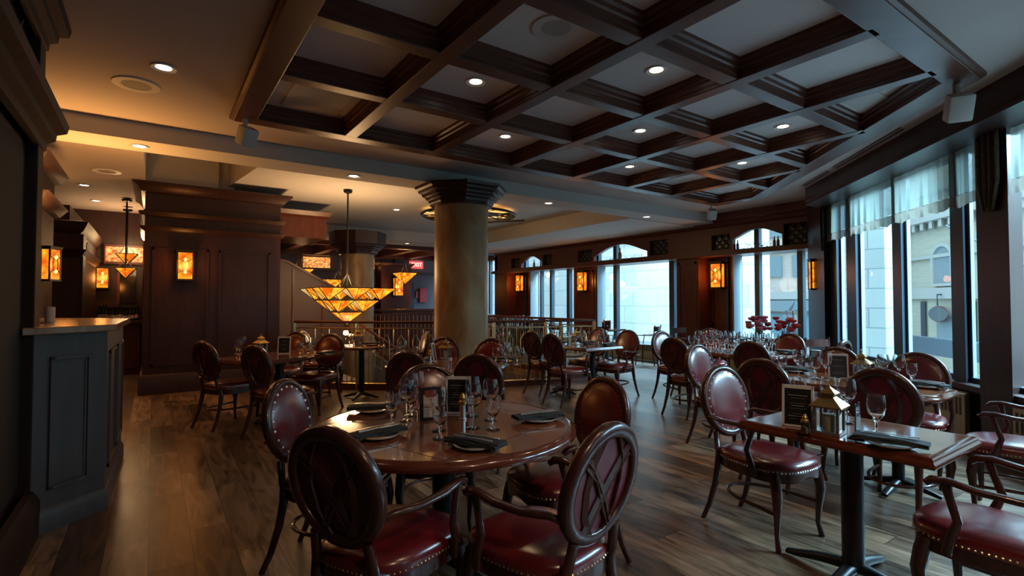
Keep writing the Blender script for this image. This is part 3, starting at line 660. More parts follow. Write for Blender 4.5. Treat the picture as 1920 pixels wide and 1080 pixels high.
l.build('lead_pattern', IRON, sp, smooth=0)
for z in (.09, -.09): MB().lathe([(0.0001, -.025), (.018, -.012), (.016, .012), (.0001, .03)], 10, (0, -D_ - .012, z)).build('bulb', BULB, sp)
def sconce(x, y, z, rz, lab, p=5, s=1.0):
    o = place(sp, (x, y, z), rz, label=lab, group='amber glass wall sconces'); o.scale = (s, s, s)
    d = Vector((sin(rz), -cos(rz), 0)); point('sconce_light', (x + d.x * .22 * s, y + d.y * .22 * s, z), p, (1.0, .33, .07), .08)
sconce(.40, 9.50, 1.95, 0, 'amber glass wall sconce on the tall dark partition', 9, 1.08)
sconce(-.955, 7.45, 1.80, radians(65), 'amber lantern sconce hanging beside the bar opening at the left', 6, .85)
sconce(-.82, 12.95, 1.86, 0, 'amber wall sconce on the far wall behind the bar', 8)
sconce(9.74, 10.55, 1.95, radians(-90), 'amber wall sconce on the pier between the two far windows', 7, 1.3)
sconce(9.92, 6.52, 1.95, radians(-90), 'amber wall sconce in the niche between the two nearer windows', 7, 1.3)
sconce(9.92, 13.75, 2.0, radians(-90), 'amber wall sconce in the farthest niche of the window wall', 7, 1.3)
sconce(9.35, 4.30, 1.85, radians(-45), 'amber wall sconce half hidden by the curtain edge', 4, 1.2)
sconce(7.50, 18.3, 1.95, 0, 'distant amber sconce in a red wood cabinet on the far wall', 12, 1.7)

# ================================================================== FAR WALL FURNISHINGS
def lit_panel(x, y, z, w_, h, lab):
    r = thing('stained_glass_panel', lab, 'stained glass', (x, y, z), 0, 'lit stained glass transoms')
    MB().box(-w_ / 2, w_ / 2, -.02, 0, -h / 2, h / 2).build('glass', TRANS, r, smooth=0)
    MB().tube([(-w_ / 2, -.02, -h / 2), (w_ / 2, -.02, -h / 2), (w_ / 2, -.02, h / 2), (-w_ / 2, -.02, h / 2)], .035, 4, closed=True).build('frame', WOODR, r, smooth=0)
lit_panel(4.72, 18.9, 2.78, .95, .42, 'glowing amber floral glass panel on the far wall left of the column')
lit_panel(6.35, 18.9, 2.80, .95, .42, 'glowing floral glass panel on the far wall right of the column')
lit_panel(-.42, 12.93, 2.34, .75, .34, 'glowing amber floral glass transom over the back bar')
r = thing('exit_sign', 'small red illuminated EXIT sign on the far wall', 'sign', (8.55, 18.92, 2.85))
MB().box(-.28, .28, 0, .08, -.14, .14).build('housing', EXITR, r, smooth=0)
cu = bpy.data.curves.new('letters', 'FONT'); cu.body = 'EXIT'; cu.size = .22; cu.align_x = 'CENTER'; cu.align_y = 'CENTER'; cu.extrude = .004; cu.materials.append(EXITW)
to = bpy.data.objects.new('letters', cu); C.objects.link(to); to.parent = r; to.location = (0, -.01, 0); to.rotation_euler = (pi / 2, 0, 0)
bpy.context.view_layer.update(); me_ = bpy.data.meshes.new_from_object(to); bpy.data.objects.remove(to); to = bpy.data.objects.new('letters', me_); C.objects.link(to); to.parent = r; to.location = (0, -.01, 0); to.rotation_euler = (pi / 2, 0, 0)
m = thing('fire_alarm_panel', 'red wall cabinet on the far wall right of the dark door', 'cabinet', (8.85, 19.0, 1.65)); MB().box(-.16, .16, -.1, 0, -.28, .28).build('body', mat('alarm_red', (.45, .03, .04), .4), m, smooth=0); MB().box(-.32, -.22, -.06, 0, -.1, .15).build('call_point', mat('alarm_red', (.45, .03, .04), .4), m, smooth=0)
dr = struct(MB().box(7.95, 8.45, 18.92, 19.0, 0, 2.15).build('door_1', mat('plum_door', (.05, .03, .06), .5), smooth=0)); MB().box(8.05, 8.15, 18.90, 18.93, 1.1, 1.95).build('door_pane', emis('door_light', (.7, .85, .95), .7), dr, smooth=0)
r = thing('wall_cabinet', 'tall red wood cabinet on the far wall holding an amber sconce', 'cabinet', (7.5, 18.9, 1.1)); m = MB().box(-.6, .6, -.5, 0, 0, 1.7); m.build('case', WOODR, r, smooth=0, bevel=.01)
MB().sweep([(0, 1.62), (.06, 1.66), (.1, 1.74), (0, 1.74)], [(-.6, 0), (-.6, -.5), (.6, -.5), (.6, 0)], False, 1).build('cornice', WOODR, r)
MB().lathe([(.05, 0), (.055, .25), (.02, .32), (.02, .42)], 12, (0, -.25, 1.74)).build('bottle', BOTTLE, r)
r = thing('host_desk', 'long dark wood host desk beyond the railing near the far door', 'desk', (6.6, 15.2, 0)); MB().box(-1.0, 1.05, -.35, .35, 0, 1.1).build('body', WOODR, r, smooth=0); MB().box(-1.1, 1.15, -.42, .42, 1.1, 1.16).build('top', WOODR, r, smooth=0, bevel=.01)
# far ceiling beams
fb = thing('far_ceiling_beams', 'dark wooden beams crossing the distant ceiling beyond the railing', 'ceiling beams', (0, 0, 0)); fb['kind'] = 'structure'
MB().box(3.0, 9.6, 14.6, 14.85, 2.98, 3.3).build('long_beam', WOODX, fb, smooth=0); MB().box(3.0, 9.6, 18.2, 18.45, 2.98, 3.3).build('long_beam', WOODX, fb, smooth=0)
for k in range(6): MB().box(3.3 + 1.12 * k, 3.52 + 1.12 * k, 14.85, 18.2, 3.0, 3.3).build('cross_beam', WOODX, fb, smooth=0)

# ================================================================== BAR SIDE (left)
# wine hutch in the near left
h = thing('wine_hutch', 'tall dark wood wine hutch with moulded crowns at the left edge', 'cabinet', (0, 0, 0))
MB().box(-1.5, -.64, .3, 4.30, 0, 3.19).build('body', WOODD, h, smooth=0)
for (a, b_) in ((4.16, 4.34), (2.1, 2.28), (.3, .48)): MB().box(-.74, -.58, a, b_, .25, 3.19).build('post', WOODD, h, smooth=0, bevel=.008)
pth = [(-.60, .3), (-.60, 4.32), (-1.5, 4.32)]
MB().sweep([(0, 2.34), (.03, 2.35), (.035, 2.40), (.07, 2.43), (.075, 2.47), (.12, 2.50), (.13, 2.55), (0, 2.56)], pth, False, 1).build('lower_crown', WOODD, h)
MB().sweep([(0, 2.98), (.03, 2.99), (.035, 3.04), (.07, 3.07), (.075, 3.11), (.12, 3.14), (.13, 3.19), (0, 3.19)], pth, False, 1).build('upper_crown', WOODD, h)
MB().sweep([(0, 0), (.06, 0), (.06, .2), (.03, .27), (0, .28)], pth, False, 1).build('plinth', WOODD, h)
m = MB()
for k in range(-2, 14):
    for sg_ in (1, -1):
        y_ = .5 + k * .3
        a, b_ = (y_, 2.57), (y_ + .42, 2.99)
        if sg_ < 0: a, b_ = (y_ + .42, 2.57), (y_, 2.99)
        if min(a[0], b_[0]) > .5 and max(a[0], b_[0]) < 4.15: m.tube([(-.625, a[0], a[1]), (-.625, b_[0], b_[1])], .008, 4)
m.build('lattice', mat('lattice_worn_wood', (.10, .06, .045), .5), h, smooth=0)
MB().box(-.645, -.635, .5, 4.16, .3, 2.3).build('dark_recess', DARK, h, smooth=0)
# bar counter
bc = thing('bar_counter', 'painted panelled end of the bar with an orange lit wooden counter top', 'bar', (0, 0, 0))
base = [(-.66, 4.34), (-.56, 4.17), (-.25, 4.46), (-.20, 5.95), (-1.2, 9.0), (-1.6, 9.0), (-.66, 5.8)]
MB().prism([(-.66, 4.36), (-.59, 4.16), (-.25, 4.46), (-.22, 5.90), (-.9, 6.6), (-1.2, 6.6), (-.75, 5.6)], 0, 1.2).build('body', BARP, bc, smooth=0)
MB().prism([(-.72, 4.32), (-.62, 4.09), (-.20, 4.44), (-.17, 5.95), (-.9, 6.7), (-1.3, 6.7), (-.85, 5.6)], 1.2, 1.245).build('counter_top', mat('bar_top_wood', (.28, .12, .045), .22, coat=.4, noise=((.38, .18, .07), 4, (6, 1, 1))), bc, smooth=0, bevel=.006)
a = Vector((-.59, 4.16)); b_ = Vector((-.25, 4.46)); du = (b_ - a).normalized(); nu = Vector((du.y, -du.x))
F = lambda u, z, o: (a.x + du.x * u + nu.x * o, a.y + du.y * u + nu.y * o, z)
m = MB(); panel_frame(m, .10, .345, .25, 1.06, F, .014, .022); panel_frame(m, .125, .32, .275, 1.035, F, .006, .012)
a2 = Vector((-.25, 4.46)); F2 = lambda u, z, o: (-.25 + .03 * u / 1.44 + o, 4.46 + u, z)
panel_frame(m, .12, .62, .25, 1.06, F2, .014, .022); panel_frame(m, .76, 1.34, .25, 1.06, F2, .014, .022)
m.sweep([(0, 0), (.02, 0), (.02, .10), (.008, .13), (0, .14)], [(-.59, 4.16), (-.25, 4.46), (-.22, 5.90)], False, 1)
m.build('mouldings', BARP, bc)
MB().box(-.86, -.62, 4.85, 5.35, 1.20, 1.249).build('sink_recess', DARK, bc, smooth=0)
tag(MB().lathe([(.03, 0), (.03, .11)], 12, (-.62, 5.05, 1.25)).build('paper_cup', PAPER), 'small pale cup standing on the bar counter', 'cup')
# second hutch behind
h = thing('back_hutch', 'dark wood cabinet with cornice and arched crest behind the bar counter', 'cabinet', (0, 0, 0))
MB().box(-2.2, -.92, 10.1, 12.9, 0, 2.52).box(-2.2, -1.05, 10.15, 12.0, 2.5, 2.85).build('body', WOODD, h, smooth=0)
MB().sweep([(0, 2.42), (.04, 2.46), (.08, 2.54), (.10, 2.60), (0, 2.62)], [(-2.2, 10.1), (-.92, 10.1), (-.92, 12.9)], False, 1).build('cornice', WOODD, h)
MB().box(-.94, -.88, 10.12, 10.5, 0, 2.42).build('pilaster', WOODD, h, smooth=0, bevel=.01)
MB().sweep([(0, 2.06), (.03, 2.08), (.06, 2.14), (.09, 2.18), (0, 2.2)], [(-2.2, 10.1), (-.92, 10.1), (-.92, 12.9)], False, 1).build('shelf_moulding', WOODD, h)
MB().lathe([(.1, 0), (.1, .01)], 24).map(lambda v: (-.915 + v.z, 11.4 + v.x * 5.0, 2.30 + v.y * 1.1)).build('arched_crest', DARK, h, smooth=0)
h = thing('hanging_cabinet', 'small cabinet with red lit cornice left of the lantern sconce', 'cabinet', (0, 0, 0))
MB().box(-1.45, -.98, 6.9, 8.1, 0, 2.95).build('body', WOODD, h, smooth=0)
MB().sweep([(0, 2.38), (.05, 2.40), (.12, 2.5), (0, 2.5)], [(-1.4, 6.88), (-.98, 6.88), (-.98, 8.1), (-1.4, 8.1)], False, 1).build('cornice', WOODD, h)
MB().sweep([(0, 2.78), (.05, 2.80), (.12, 2.9), (0, 2.92)], [(-1.4, 6.88), (-.98, 6.88), (-.98, 8.1), (-1.4, 8.1)], False, 1).build('upper_cornice', WOODD, h)
# back bar
struct(MB().box(-4.6, -.12, 13.0, 13.2, 0, 3.2).build('wall_bar', WOOD, smooth=0))
struct(MB().box(-.16, -.12, 11.3, 13.0, 0, 3.2).build('wall_bar_side', WOODR, smooth=0))
bb = thing('back_bar', 'low dark wood back bar with a row of bottles on top', 'cabinet', (0, 0, 0))
MB().box(-.88, -.2, 12.3, 12.95, 0, .98).build('body', WOODR, bb, smooth=0); MB().box(-.88, -.18, 12.22, 12.97, .98, 1.03).build('top', WOOD, bb, smooth=0)
m = MB(); F = lambda u, z, o: (u, 12.3 - o, z)
for u in (-.86, -.53): panel_frame(m, u, u + .3, .12, .9, F)
m.build('door_panels', WOODR, bb)
m = MB().box(-.88, -.25, 12.78, 13.0, 1.28, 1.31); tag(m.build('bottle_shelf', WOOD, smooth=0), 'thin shelf along the wall behind the bar bottles', 'shelf')
r = thing('dark_screen', 'dark framed mirror on the wall right of the bar sconce', 'mirror', (-.42, 12.92, 1.75)); MB().box(-.13, .13, 0, .03, -.38, .34).build('glass', mat('dark_mirror', (.02, .02, .02), .08), r, smooth=0); MB().box(-.17, -.13, -.02, .03, -.4, .36).build('frame', WOODR, r, smooth=0)
bt = thing('bottle', '', 'bottle'); MB().lathe([(.036, 0), (.037, .01), (.037, .19), (.014, .24), (.013, .30), (.015, .31)], 14).build('glass', BOTTLE, bt); MB().lathe([(.0375, .05), (.0375, .13)], 14, cap=False).build('label', PAPER, bt)
random.seed(5)
for k in range(12):
    x = -.83 + .052 * k; o = place(bt, (x, 12.38 + (.12 if k % 2 else 0) + random.uniform(0, .05), 1.03), random.random() * 6, label='dark wine bottle with pale label in the row on the back bar', group='bottles on the back bar'); s_ = random.uniform(.75, 1.0); o.scale = (s_, s_, s_)

# unseen downlights added as frontal fill, in the ceiling behind and beside the viewpoint
for i, (x, y, pw_) in enumerate(((1.9, .3, 34), (.9, -1.3, 80), (2.8, -.3, 9), (-.1, 2.9, 6))):
    place(dlp, (x, y, 3.2), 0, label='added unseen fill downlight over the near tables, number %s from the left wall' % ('one', 'two', 'three', 'four')[i], group='recessed downlights'); spot('downlight_beam', (x, y, 3.17), (0.1, .55, -1), pw_, (1.0, .66, .42), 120, 1.0, .05)
for x, y, z, p in ((-.6, 5.4, 2.2, 120), (-.5, 8.6, 2.2, 40), (-1.0, 10.0, 2.2, 40)):  # unseen bar pendants and uplights, added to wash the ceiling orange
    o = thing('pendant_lamp', 'added unseen amber pendant over the bar, %s' % {5.4: 'nearest us', 8.6: 'in the middle', 10.0: 'towards the back'}[y], 'pendant lamp', (-1.75 if y < 6 else -2.6, y + (2.1 if y < 6 else 0), 2.3), 0, 'added bar pendants')
    MB().lathe([(.0001, -.12), (.14, .04), (.14, .05)], 4, cap=False).build('shade', AMBER, o, smooth=0); MB().tube([(0, 0, 0), (0, 0, .9)], .008, 5).build('rod', IRON, o)
    spot('added_bar_uplight', (-.62 if y < 6 else -1.9, y + (1.3 if y < 6 else 0), 1.95 if y < 6 else 2.4), (.06, .05, 1) if y < 6 else (0, 0, 1), p, (1.0, .45, .12), 150, 1.0, .15)
# ================================================================== CHAIRS
def seat_outline(n=28, wf=.255, wb=.205, d=.245):
    pts = []
    for k in range(n):
        a = 2 * pi * k / n; x = cos(a); y = sin(a); p = .62
        X = math.copysign(abs(x) ** p, x); Y = math.copysign(abs(y) ** p, y)
        wd = wb + (wf - wb) * (Y + 1) / 2; yy = Y * d + (.03 * (1 - X * X) if Y > 0 else -.0)
        pts.append((X * wd, yy))
    return pts
SO = seat_outline()
TILT = radians(12); BC = Vector((0, -.285, .745)); BA, BB = .203, .210
def bpt(u, v, o):  # back-plane coordinates: u right, v up, o towards the sitter
    return BC + Vector((u, o * cos(TILT) - v * sin(TILT), v * cos(TILT) + o * sin(TILT)))
def ring(n, a, b_): return [(a * cos(2 * pi * k / n), b_ * sin(2 * pi * k / n)) for k in range(n)]
def dome_disc(mb, a, b_, o0, h, n=28, steps=4, sgn=1):
    vs = []; fs = []
    for i in range(steps):
        t = i / steps; s_ = cos(t * pi / 2) if i else 1.0; hh = sin(t * pi / 2) * h
        vs += [bpt(a * s_ * cos(2 * pi * k / n), b_ * s_ * sin(2 * pi * k / n), o0 + sgn * hh) for k in range(n)]
    vs.append(bpt(0, 0, o0 + sgn * h))
    for i in range(steps - 1):
        for k in range(n): fs.append((i * n + k, i * n + (k + 1) % n, (i + 1) * n + (k + 1) % n, (i + 1) * n + k))
    L_ = len(vs) - 1
    for k in range(n): fs.append(((steps - 1) * n + k, (steps - 1) * n + (k + 1) % n, L_))
    mb.add(vs, fs)
def nail(mb, p, nrm, r=.006):
    nrm = Vector(nrm).normalized(); a = nrm.orthogonal().normalized(); b_ = nrm.cross(a); p = Vector(p)
    vs = [p + (a * cos(k * pi / 2.5) + b_ * sin(k * pi / 2.5)) * r for k in range(5)] + [p + nrm * r * .7]
    mb.add(vs, [(k, (k + 1) % 5, 5) for k in range(5)])
def make_chair(arms, studs):
    t = thing('dining_armchair' if arms else 'dining_chair', '', 'chair')
    # cushion
    m = MB(); n = len(SO); vs = []; fs = []
    lay = [(.985, .425), (1.0, .445), (1.0, .462), (.96, .480), (.80, .495), (.5, .503), (.2, .506)]
    for s_, z in lay: vs += [(x * s_, y * s_, z) for x, y in SO]
    vs.append((0, 0, .507))
    for i in range(len(lay) - 1):
        for k in range(n): fs.append((i * n + k, i * n + (k + 1) % n, (i + 1) * n + (k + 1) % n, (i + 1) * n + k))
    for k in range(n): fs.append(((len(lay) - 1) * n + k, (len(lay) - 1) * n + (k + 1) % n, len(vs) - 1))
    m.add(vs, fs).build('seat', LEA, t, smooth=80)
    # frame with scalloped apron
    vs = []; fs = []
    for z_, s_ in ((0, .975), (1, .975)):
        for k, (x, y) in enumerate(SO):
            lo = .375 + (.025 * max(0, cos(x * 22)) if y > .15 else .0) ; vs.append((x * s_, y * s_, .428 if z_ else lo))
    for k in range(n): fs.append((k, (k + 1) % n, n + (k + 1) % n, n + k))
    fs.append(tuple(range(n))); fs.append(tuple(range(2 * n - 1, n - 1, -1)))
    MB().add(vs, fs).build('seat_frame', CHW, t)
    m = MB(); per = []
    for k in range(n):
        a, b_ = Vector(SO[k]), Vector(SO[(k + 1) % n]); L_ = (b_ - a).length; q = max(1, round(L_ / .021))
        for i in range(q): per.append((a.lerp(b_, i / q), Vector(((b_ - a).y, -(b_ - a).x))))
    for p, nn in per: nail(m, (p.x * 1.0, p.y * 1.0, .437), (nn.x, nn.y, 0), .0055)
    m.build('nail_trim', STEEL if studs else GOLDR, t)['kind'] = 'stuff'
    # legs: front cabriole, rear splayed
    for sx in (-1, 1):
        m = MB().tube([(sx * .195, .185, .425), (sx * .205, .20, .36), (sx * .212, .212, .29), (sx * .205, .205, .18), (sx * .200, .20, .08), (sx * .212, .218, .0)], [(.031, .031), (.031, .031), (.028, .028), (.019, .019), (.014, .014), (.015, .018)], 8)
        m.build('leg', CHW, t, smooth=60)
    for sx in (-1, 1):
        top = bpt(sx * .125, -.185, -.012); mid = bpt(sx * .14, -.30, -.015)
        m = MB().tube([tuple(top), tuple(mid), (sx * .160, -.215, .44), (sx * .165, -.215, .36), (sx * .172, -.235, .24), (sx * .18, -.275, .10), (sx * .185, -.32, 0)], [(.022, .018), (.022, .018), (.025, .022), (.025, .022), (.020, .02), (.017, .017), (.015, .015)], 8)
        m.build('leg', CHW, t, smooth=60)
    # bow stretcher
    pts = [(-.205, .20, .20)] + [(-.19 * cos(pi * k / 12), .06 - .30 * sin(pi * k / 12), .205) for k in range(13)] + [(.205, .20, .20)]
    MB().tube(pts, .011, 6).build('stretcher', CHW, t)
    # back: oval frame, pad, rear lattice
    N_ = 32; prof = [(-.006, .018), (.014, .025), (.030, .018), (.036, 0), (.032, -.016), (.014, -.026), (-.012, -.024), (-.018, -.014), (-.012, 0)]
    vs = []; fs = []; K = len(prof)
    for i in range(N_):
        a = 2 * pi * i / N_
        for q, o in prof: vs.append(bpt((BA - .014 + q) * cos(a), (BB - .014 + q) * sin(a), o))
    for i in range(N_):
        for q in range(K): fs.append((i * K + q, i * K + (q + 1) % K, ((i + 1) % N_) * K + (q + 1) % K, ((i + 1) % N_) * K + q))
    MB().add(vs, fs).build('back_frame', CHW, t, smooth=60)
    m = MB(); dome_disc(m, BA - .006, BB - .006, .010, .026); m.build('back_pad', LEA, t, smooth=80)
    m = MB(); dome_disc(m, BA - .006, BB - .006, -.006, .004, sgn=-1); m.build('back_panel', LEAB, t, smooth=80)
    m = MB(); ns = 22 if studs else 44; r_ = .009 if studs else .005
    for k in range(ns):
        a = 2 * pi * (k + .5) / ns; f_ = .89 if studs else .93
        p = bpt((BA - .006) * f_ * cos(a), (BB - .006) * f_ * sin(a), .021 if studs else .017); nail(m, p, (0, cos(TILT), sin(TILT)), r_)
        if studs: m.build('stud', STEEL, t); m = MB()
    if not studs: m.build('back_nails', GOLDR, t)['kind'] = 'stuff'
    m = MB()
    def bar(pts): m.tube([tuple(bpt(u, v, -.014)) for u, v in pts], [(.006, .017)] * len(pts), 4)
    for sx in (-1, 1):
        bar([(sx * .135, .135), (sx * .085, .09), (sx * .03, .02), (-sx * .035, -.07), (-sx * .085, -.165)])
        bar([(sx * .045, .185), (sx * .09, .10), (sx * .105, .0), (sx * .09, -.10), (sx * .04, -.185)])
        bar([(sx * .07, -.17), (sx * .02, -.09), (-sx * .05, .03), (-sx * .13, .10)])
    m.build('back_lattice', CHW, t, smooth=50)
    if arms:
        for sx in (-1, 1):
            st = bpt(sx * .17, -.10, 0)
            pts = [tuple(st), (sx * .215, -.23, .675), (sx * .245, -.12, .668), (sx * .262, -.0, .675), (sx * .262, .09, .690), (sx * .255, .145, .680), (sx * .252, .165, .662)]
            m = MB().tube(pts, [(.016, .014), (.019, .013), (.022, .014), (.024, .014), (.025, .014), (.024, .017), (.014, .014)], 8)
            m.tube([(sx * .245, .105, .40), (sx * .262, .085, .47), (sx * .266, .06, .54), (sx * .260, .085, .62), (sx * .258, .10, .675)], [(.022, .022), (.019, .020), (.016, .016), (.015, .015), (.018, .018)], 8)
            m.build('arm', CHW, t, smooth=60)
    return t
chP, chA, chS, chSA = make_chair(0, 0), make_chair(1, 0), make_chair(0, 1), make_chair(1, 1)
def chair(kind, x, y, bearing, label, group=None):
    """bearing: compass direction the sitter faces, degrees clockwise from +Y; (x, y) is the seat centre"""
    return place({'p': chP, 'a': chA, 's': chS, 'sa': chSA}[kind], (x, y, 0), -radians(bearing), label=label, group=group)
G1 = 'chairs around the round table'
chair('a', .79, 2.00, 62, 'dark oval-back armchair seen from behind at the near left of the round table', G1)
chair('a', 1.28, 1.64, -11, 'oval-back armchair seen from behind at the near right of the round table', G1)
chair('s', .84, 2.87, 132, 'side chair with a shiny studded padded back at the left of the round table', G1)
chair('a', 1.82, 2.16, -86, 'armchair with a brown-red padded back at the right of the round table', G1)
chair('s', 1.46, 2.98, 200, 'side chair facing us behind the glasses of the round table', G1)
G2 = 'chairs around the narrow front table'
chair('sa', 3.11, 1.74, 185, 'armchair with a shiny blue-lit studded back at the end of the front right table', G2)
chair('a', 2.85, .61, 2, 'armchair cut by the bottom right corner of the photo', G2)
G3 = 'chairs around the long table under the curtained window'
chair('p', 4.13, 2.16, 90, 'dark oval-back chair seen from behind, left of the two at the long table', G3)
chair('p', 4.20, 1.40, 90, 'dark oval-back chair seen from behind next to the single wine glass', G3)
chair('p', 5.04, 2.28, 270, 'red padded chair facing us behind the menu of the long table', G3)
chair('a', 5.02, 1.60, 262, 'red-brown padded armchair facing us in front of the curtained window', G3)
chair('s', 4.54, 2.92, 180, 'pale shining studded chair turned right at the far end of the long table', G3)
chair('a', 4.64, .90, -8, 'armchair in side view with its arms reaching left, by the dark window post', G3)
G4 = 'chairs around the table before the flower window'
chair('p', 5.68, 3.15, 90, 'dark oval-back chair seen from behind in front of the table with many glasses', G4)
chair('a', 5.50, 4.02, 92, 'dark armchair in side view standing nearest the aisle at the window table', G4)
chair('s', 6.12, 4.68, 185, 'studded chair back just behind the aisle armchair', G4)
chair('p', 6.80, 3.62, 270, 'orange-brown padded chair facing us below the red flowers', G4)
chair('s', 7.15, 4.87, 235, 'round purple-shining padded chair below the wall pillar', G4)
chair('s', 6.42, 2.98, 0, 'chair back with studs leaning by the corner of the curtained window', G4)
G5 = 'chairs around the rectangular table before the column'
chair('p', 2.08, 4.42, 52, 'dark oval-back chair seen from behind, left of the two behind the round table', G5)
chair('p', 2.46, 3.88, 52, 'dark oval-back chair seen from behind, right of the two behind the round table', G5)
chair('s', 3.02, 4.92, 232, 'round padded chair with glasses before it, facing us at the foot of the column', G5)
chair('p', 2.68, 5.46, 232, 'plain red padded chair facing us left of the column foot', G5)
G6 = 'chairs around the table by the dark partition'
chair('p', .74, 6.72, 62, 'dark oval-back chair seen from behind farthest left by the dark partition', G6)
chair('p', 1.12, 5.88, 62, 'dark oval-back chair seen from behind, second from the left by the dark partition', G6)
chair('p', 1.44, 7.62, 230, 'red padded chair half hidden by the menu at the partition table', G6)
chair('p', 1.72, 6.86, 230, 'red padded chair facing us at the right of the partition table', G6)
G7 = 'chairs at the little round table by the railing'
chair('s', 2.10, 8.02, 128, 'studded chair with a grey-shining back left of the little round table', G7)
chair('a', 2.98, 7.02, -75, 'dark armchair in side view right of the little round table by the railing', G7)
G8 = 'chairs around the table at the railing end'
chair('a', 4.98, 6.22, 88, 'dark chair in side view, left of the two at the railing table', G8)
chair('a', 4.72, 5.42, 88, 'dark chair in side view, right of the two at the railing table', G8)
chair('a', 5.62, 5.42, 265, 'orange-brown padded armchair facing left at the end of the railing table', G8)
chair('p', 5.66, 6.06, 262, 'small orange padded chair near the brass end post of the railing', G8)
# slat-back wooden chairs by the windows
pub = thing('pub_chair', '', 'chair')
MB().box(-.21, .21, -.21, .21, .43, .46).build('seat', CHW, pub, bevel=.012)
for sx in (-1, 1):
    for sy in (-1, 1):
        MB().tube([(sx * .18, sy * .17, .43), (sx * .20, sy * (.19 if sy > 0 else .24), 0)], [.018, .014], 6).build('leg', CHW, pub)
m = MB()
for sx in (-1, 1): m.tube([(sx * .18, -.19, .43), (sx * .19, -.25, .88)], .014, 6)
m.build('back_post', CHW, pub)
MB().tube([(-.21, -.235, .80), (-.1, -.262, .80), (.1, -.262, .80), (.21, -.235, .80)], [(.012, .075)] * 4, 4).build('back_rail', CHW, pub, smooth=20)
for sx in (-1, 1):
    MB().tube([(sx * .19, -.22, .66), (sx * .23, 0, .66), (sx * .22, .14, .655), (sx * .20, .17, .44)], .012, 6).build('arm', CHW, pub)
MB().tube([(-.19, .18, .2), (.19, .18, .2)], .009, 5).build('stretcher', CHW, pub)
GP = 'wooden chairs along the windows'
for x, y, b_, lab in ((9.05, 7.75, -20, 'wooden slat-back armchair standing alone by the far window'), (8.2, 8.3, 60, 'wooden slat-back chair left of the little window table'), (7.9, 9.3, 80, 'wooden slat-back chair partly behind the railing end post'),
                      (8.0, 3.85, 25, 'wooden slat-back chair by the window right of the red flowers'), (8.6, 5.75, 170, 'wooden slat-back chair below the flower window pane'), (9.0, 6.6, 180, 'wooden slat-back chair beside the wall niche')):
    place(pub, (x, y, 0), -radians(b_), label=lab, group=GP)

# ================================================================== TABLES
def cross_foot(r, h=.70, colr=.045, span=.30, rz=0):
    MB().lathe([(colr, .06), (colr, h)], 20).build('pedestal', IRON, r)
    MB().lathe([(.10, h - .02), (.10, h)], 16).build('mount_plate', IRON, r)
    for k in range(4):
        a = rz + k * pi / 2; c_, s_ = cos(a), sin(a)
        MB().tube([(c_ * .02, s_ * .02, .075), (c_ * span * .5, s_ * span * .5, .055), (c_ * span * .85, s_ * span * .85, .03), (c_ * span, s_ * span, .022)], [(.035, .03), (.032, .024), (.03, .018), (.024, .014)], 8).build('foot', IRON, r, smooth=60)
def rect_table(x, y, rz, W, L_, label, feet=1, clip=0.0, name='dining_table'):
    r = thing(name, label, 'table', (x, y, 0), rz)
    w_, l_ = W / 2, L_ / 2; c = clip
    def out(d):
        w2, l2 = w_ - d, l_ - d
        if not c: return [(-w2, -l2), (w2, -l2), (w2, l2), (-w2, l2)]
        return [(-w2 + c, -l2), (w2 - c, -l2), (w2, -l2 + c), (w2, l2 - c), (w2 - c, l2), (-w2 + c, l2), (-w2, l2 - c), (-w2, -l2 + c)]
    MB().prism(out(.035), .725, .7625).build('table_top', TOP, r, smooth=0)
    MB().sweep([(-.04, .715), (-.004, .715), (0, .722), (0, .735), (-.008, .742), (-.008, .748), (-.014, .76), (-.03, .7635), (-.036, .7625), (-.036, .73)], out(0), True, 1).build('edge_moulding', EDGE, r, smooth=50)
    if feet == 1: cross_foot(r, .715, .05, .33, pi / 4 * 0)
    else:
        for s_ in (-1, 1):
            MB().lathe([(.04, .06), (.04, .715)], 18, (0, s_ * l_ * .55, 0)).build('pedestal', IRON, r)
            for k in range(4):
                a = k * pi / 2; c_, sn = cos(a), sin(a); oy = s_ * l_ * .55; sp_ = .26
                MB().tube([(c_ * .02, oy + sn * .02, .07), (c_ * sp_ * .6, oy + sn * sp_ * .6, .045), (c_ * sp_, oy + sn * sp_, .018)], [(.03, .026), (.028, .02), (.022, .013)], 8).build('foot', IRON, r, smooth=60)
    return r
def round_table(x, y, R_, label, leaf=False, rz=0, sp_=.33):
    r = thing('round_table', label, 'table', (x, y, 0), rz); 
    MB().lathe([(.0001, .7625), (R_ - .04, .7625)], 64, cap=False).build('table_top', TOP, r, smooth=0)
    MB().lathe([(.05, .722), (R_ - .02, .718), (R_ - .004, .722), (R_, .732), (R_, .742), (R_ - .006, .752), (R_ - .02, .760), (R_ - .041, .7635)], 72, cap=False).build('edge_moulding', EDGE, r, smooth=50)
    if leaf:
        m = MB(); q = (R_ - .045)
        for k in range(4):
            a, b_ = rz * 0 + k * pi / 2, (k + 1) * pi / 2
            p, s2 = Vector((q * cos(a), q * sin(a))), Vector((q * cos(b_), q * sin(b_))); d = (s2 - p).normalized(); nn = Vector((-d.y, d.x)) * .0018
            m.add([(p.x + nn.x, p.y + nn.y, .7631), (s2.x + nn.x, s2.y + nn.y, .7631), (s2.x - nn.x, s2.y - nn.y, .7631), (p.x - nn.x, p.y - nn.y, .7631)], [(0, 1, 2, 3)])
        m.build('leaf_seam', DARK, r, smooth=0)
    cross_foot(r, .72, .06 if leaf else .04, sp_, pi / 4); return r
round_table(1.264, 2.445, .69, 'large round drop-leaf table of polished wood in the foreground', True, radians(-117))
rect_table(2.91, 1.18, 0, .62, .86, 'narrow rectangular polished table in the right foreground', 1)
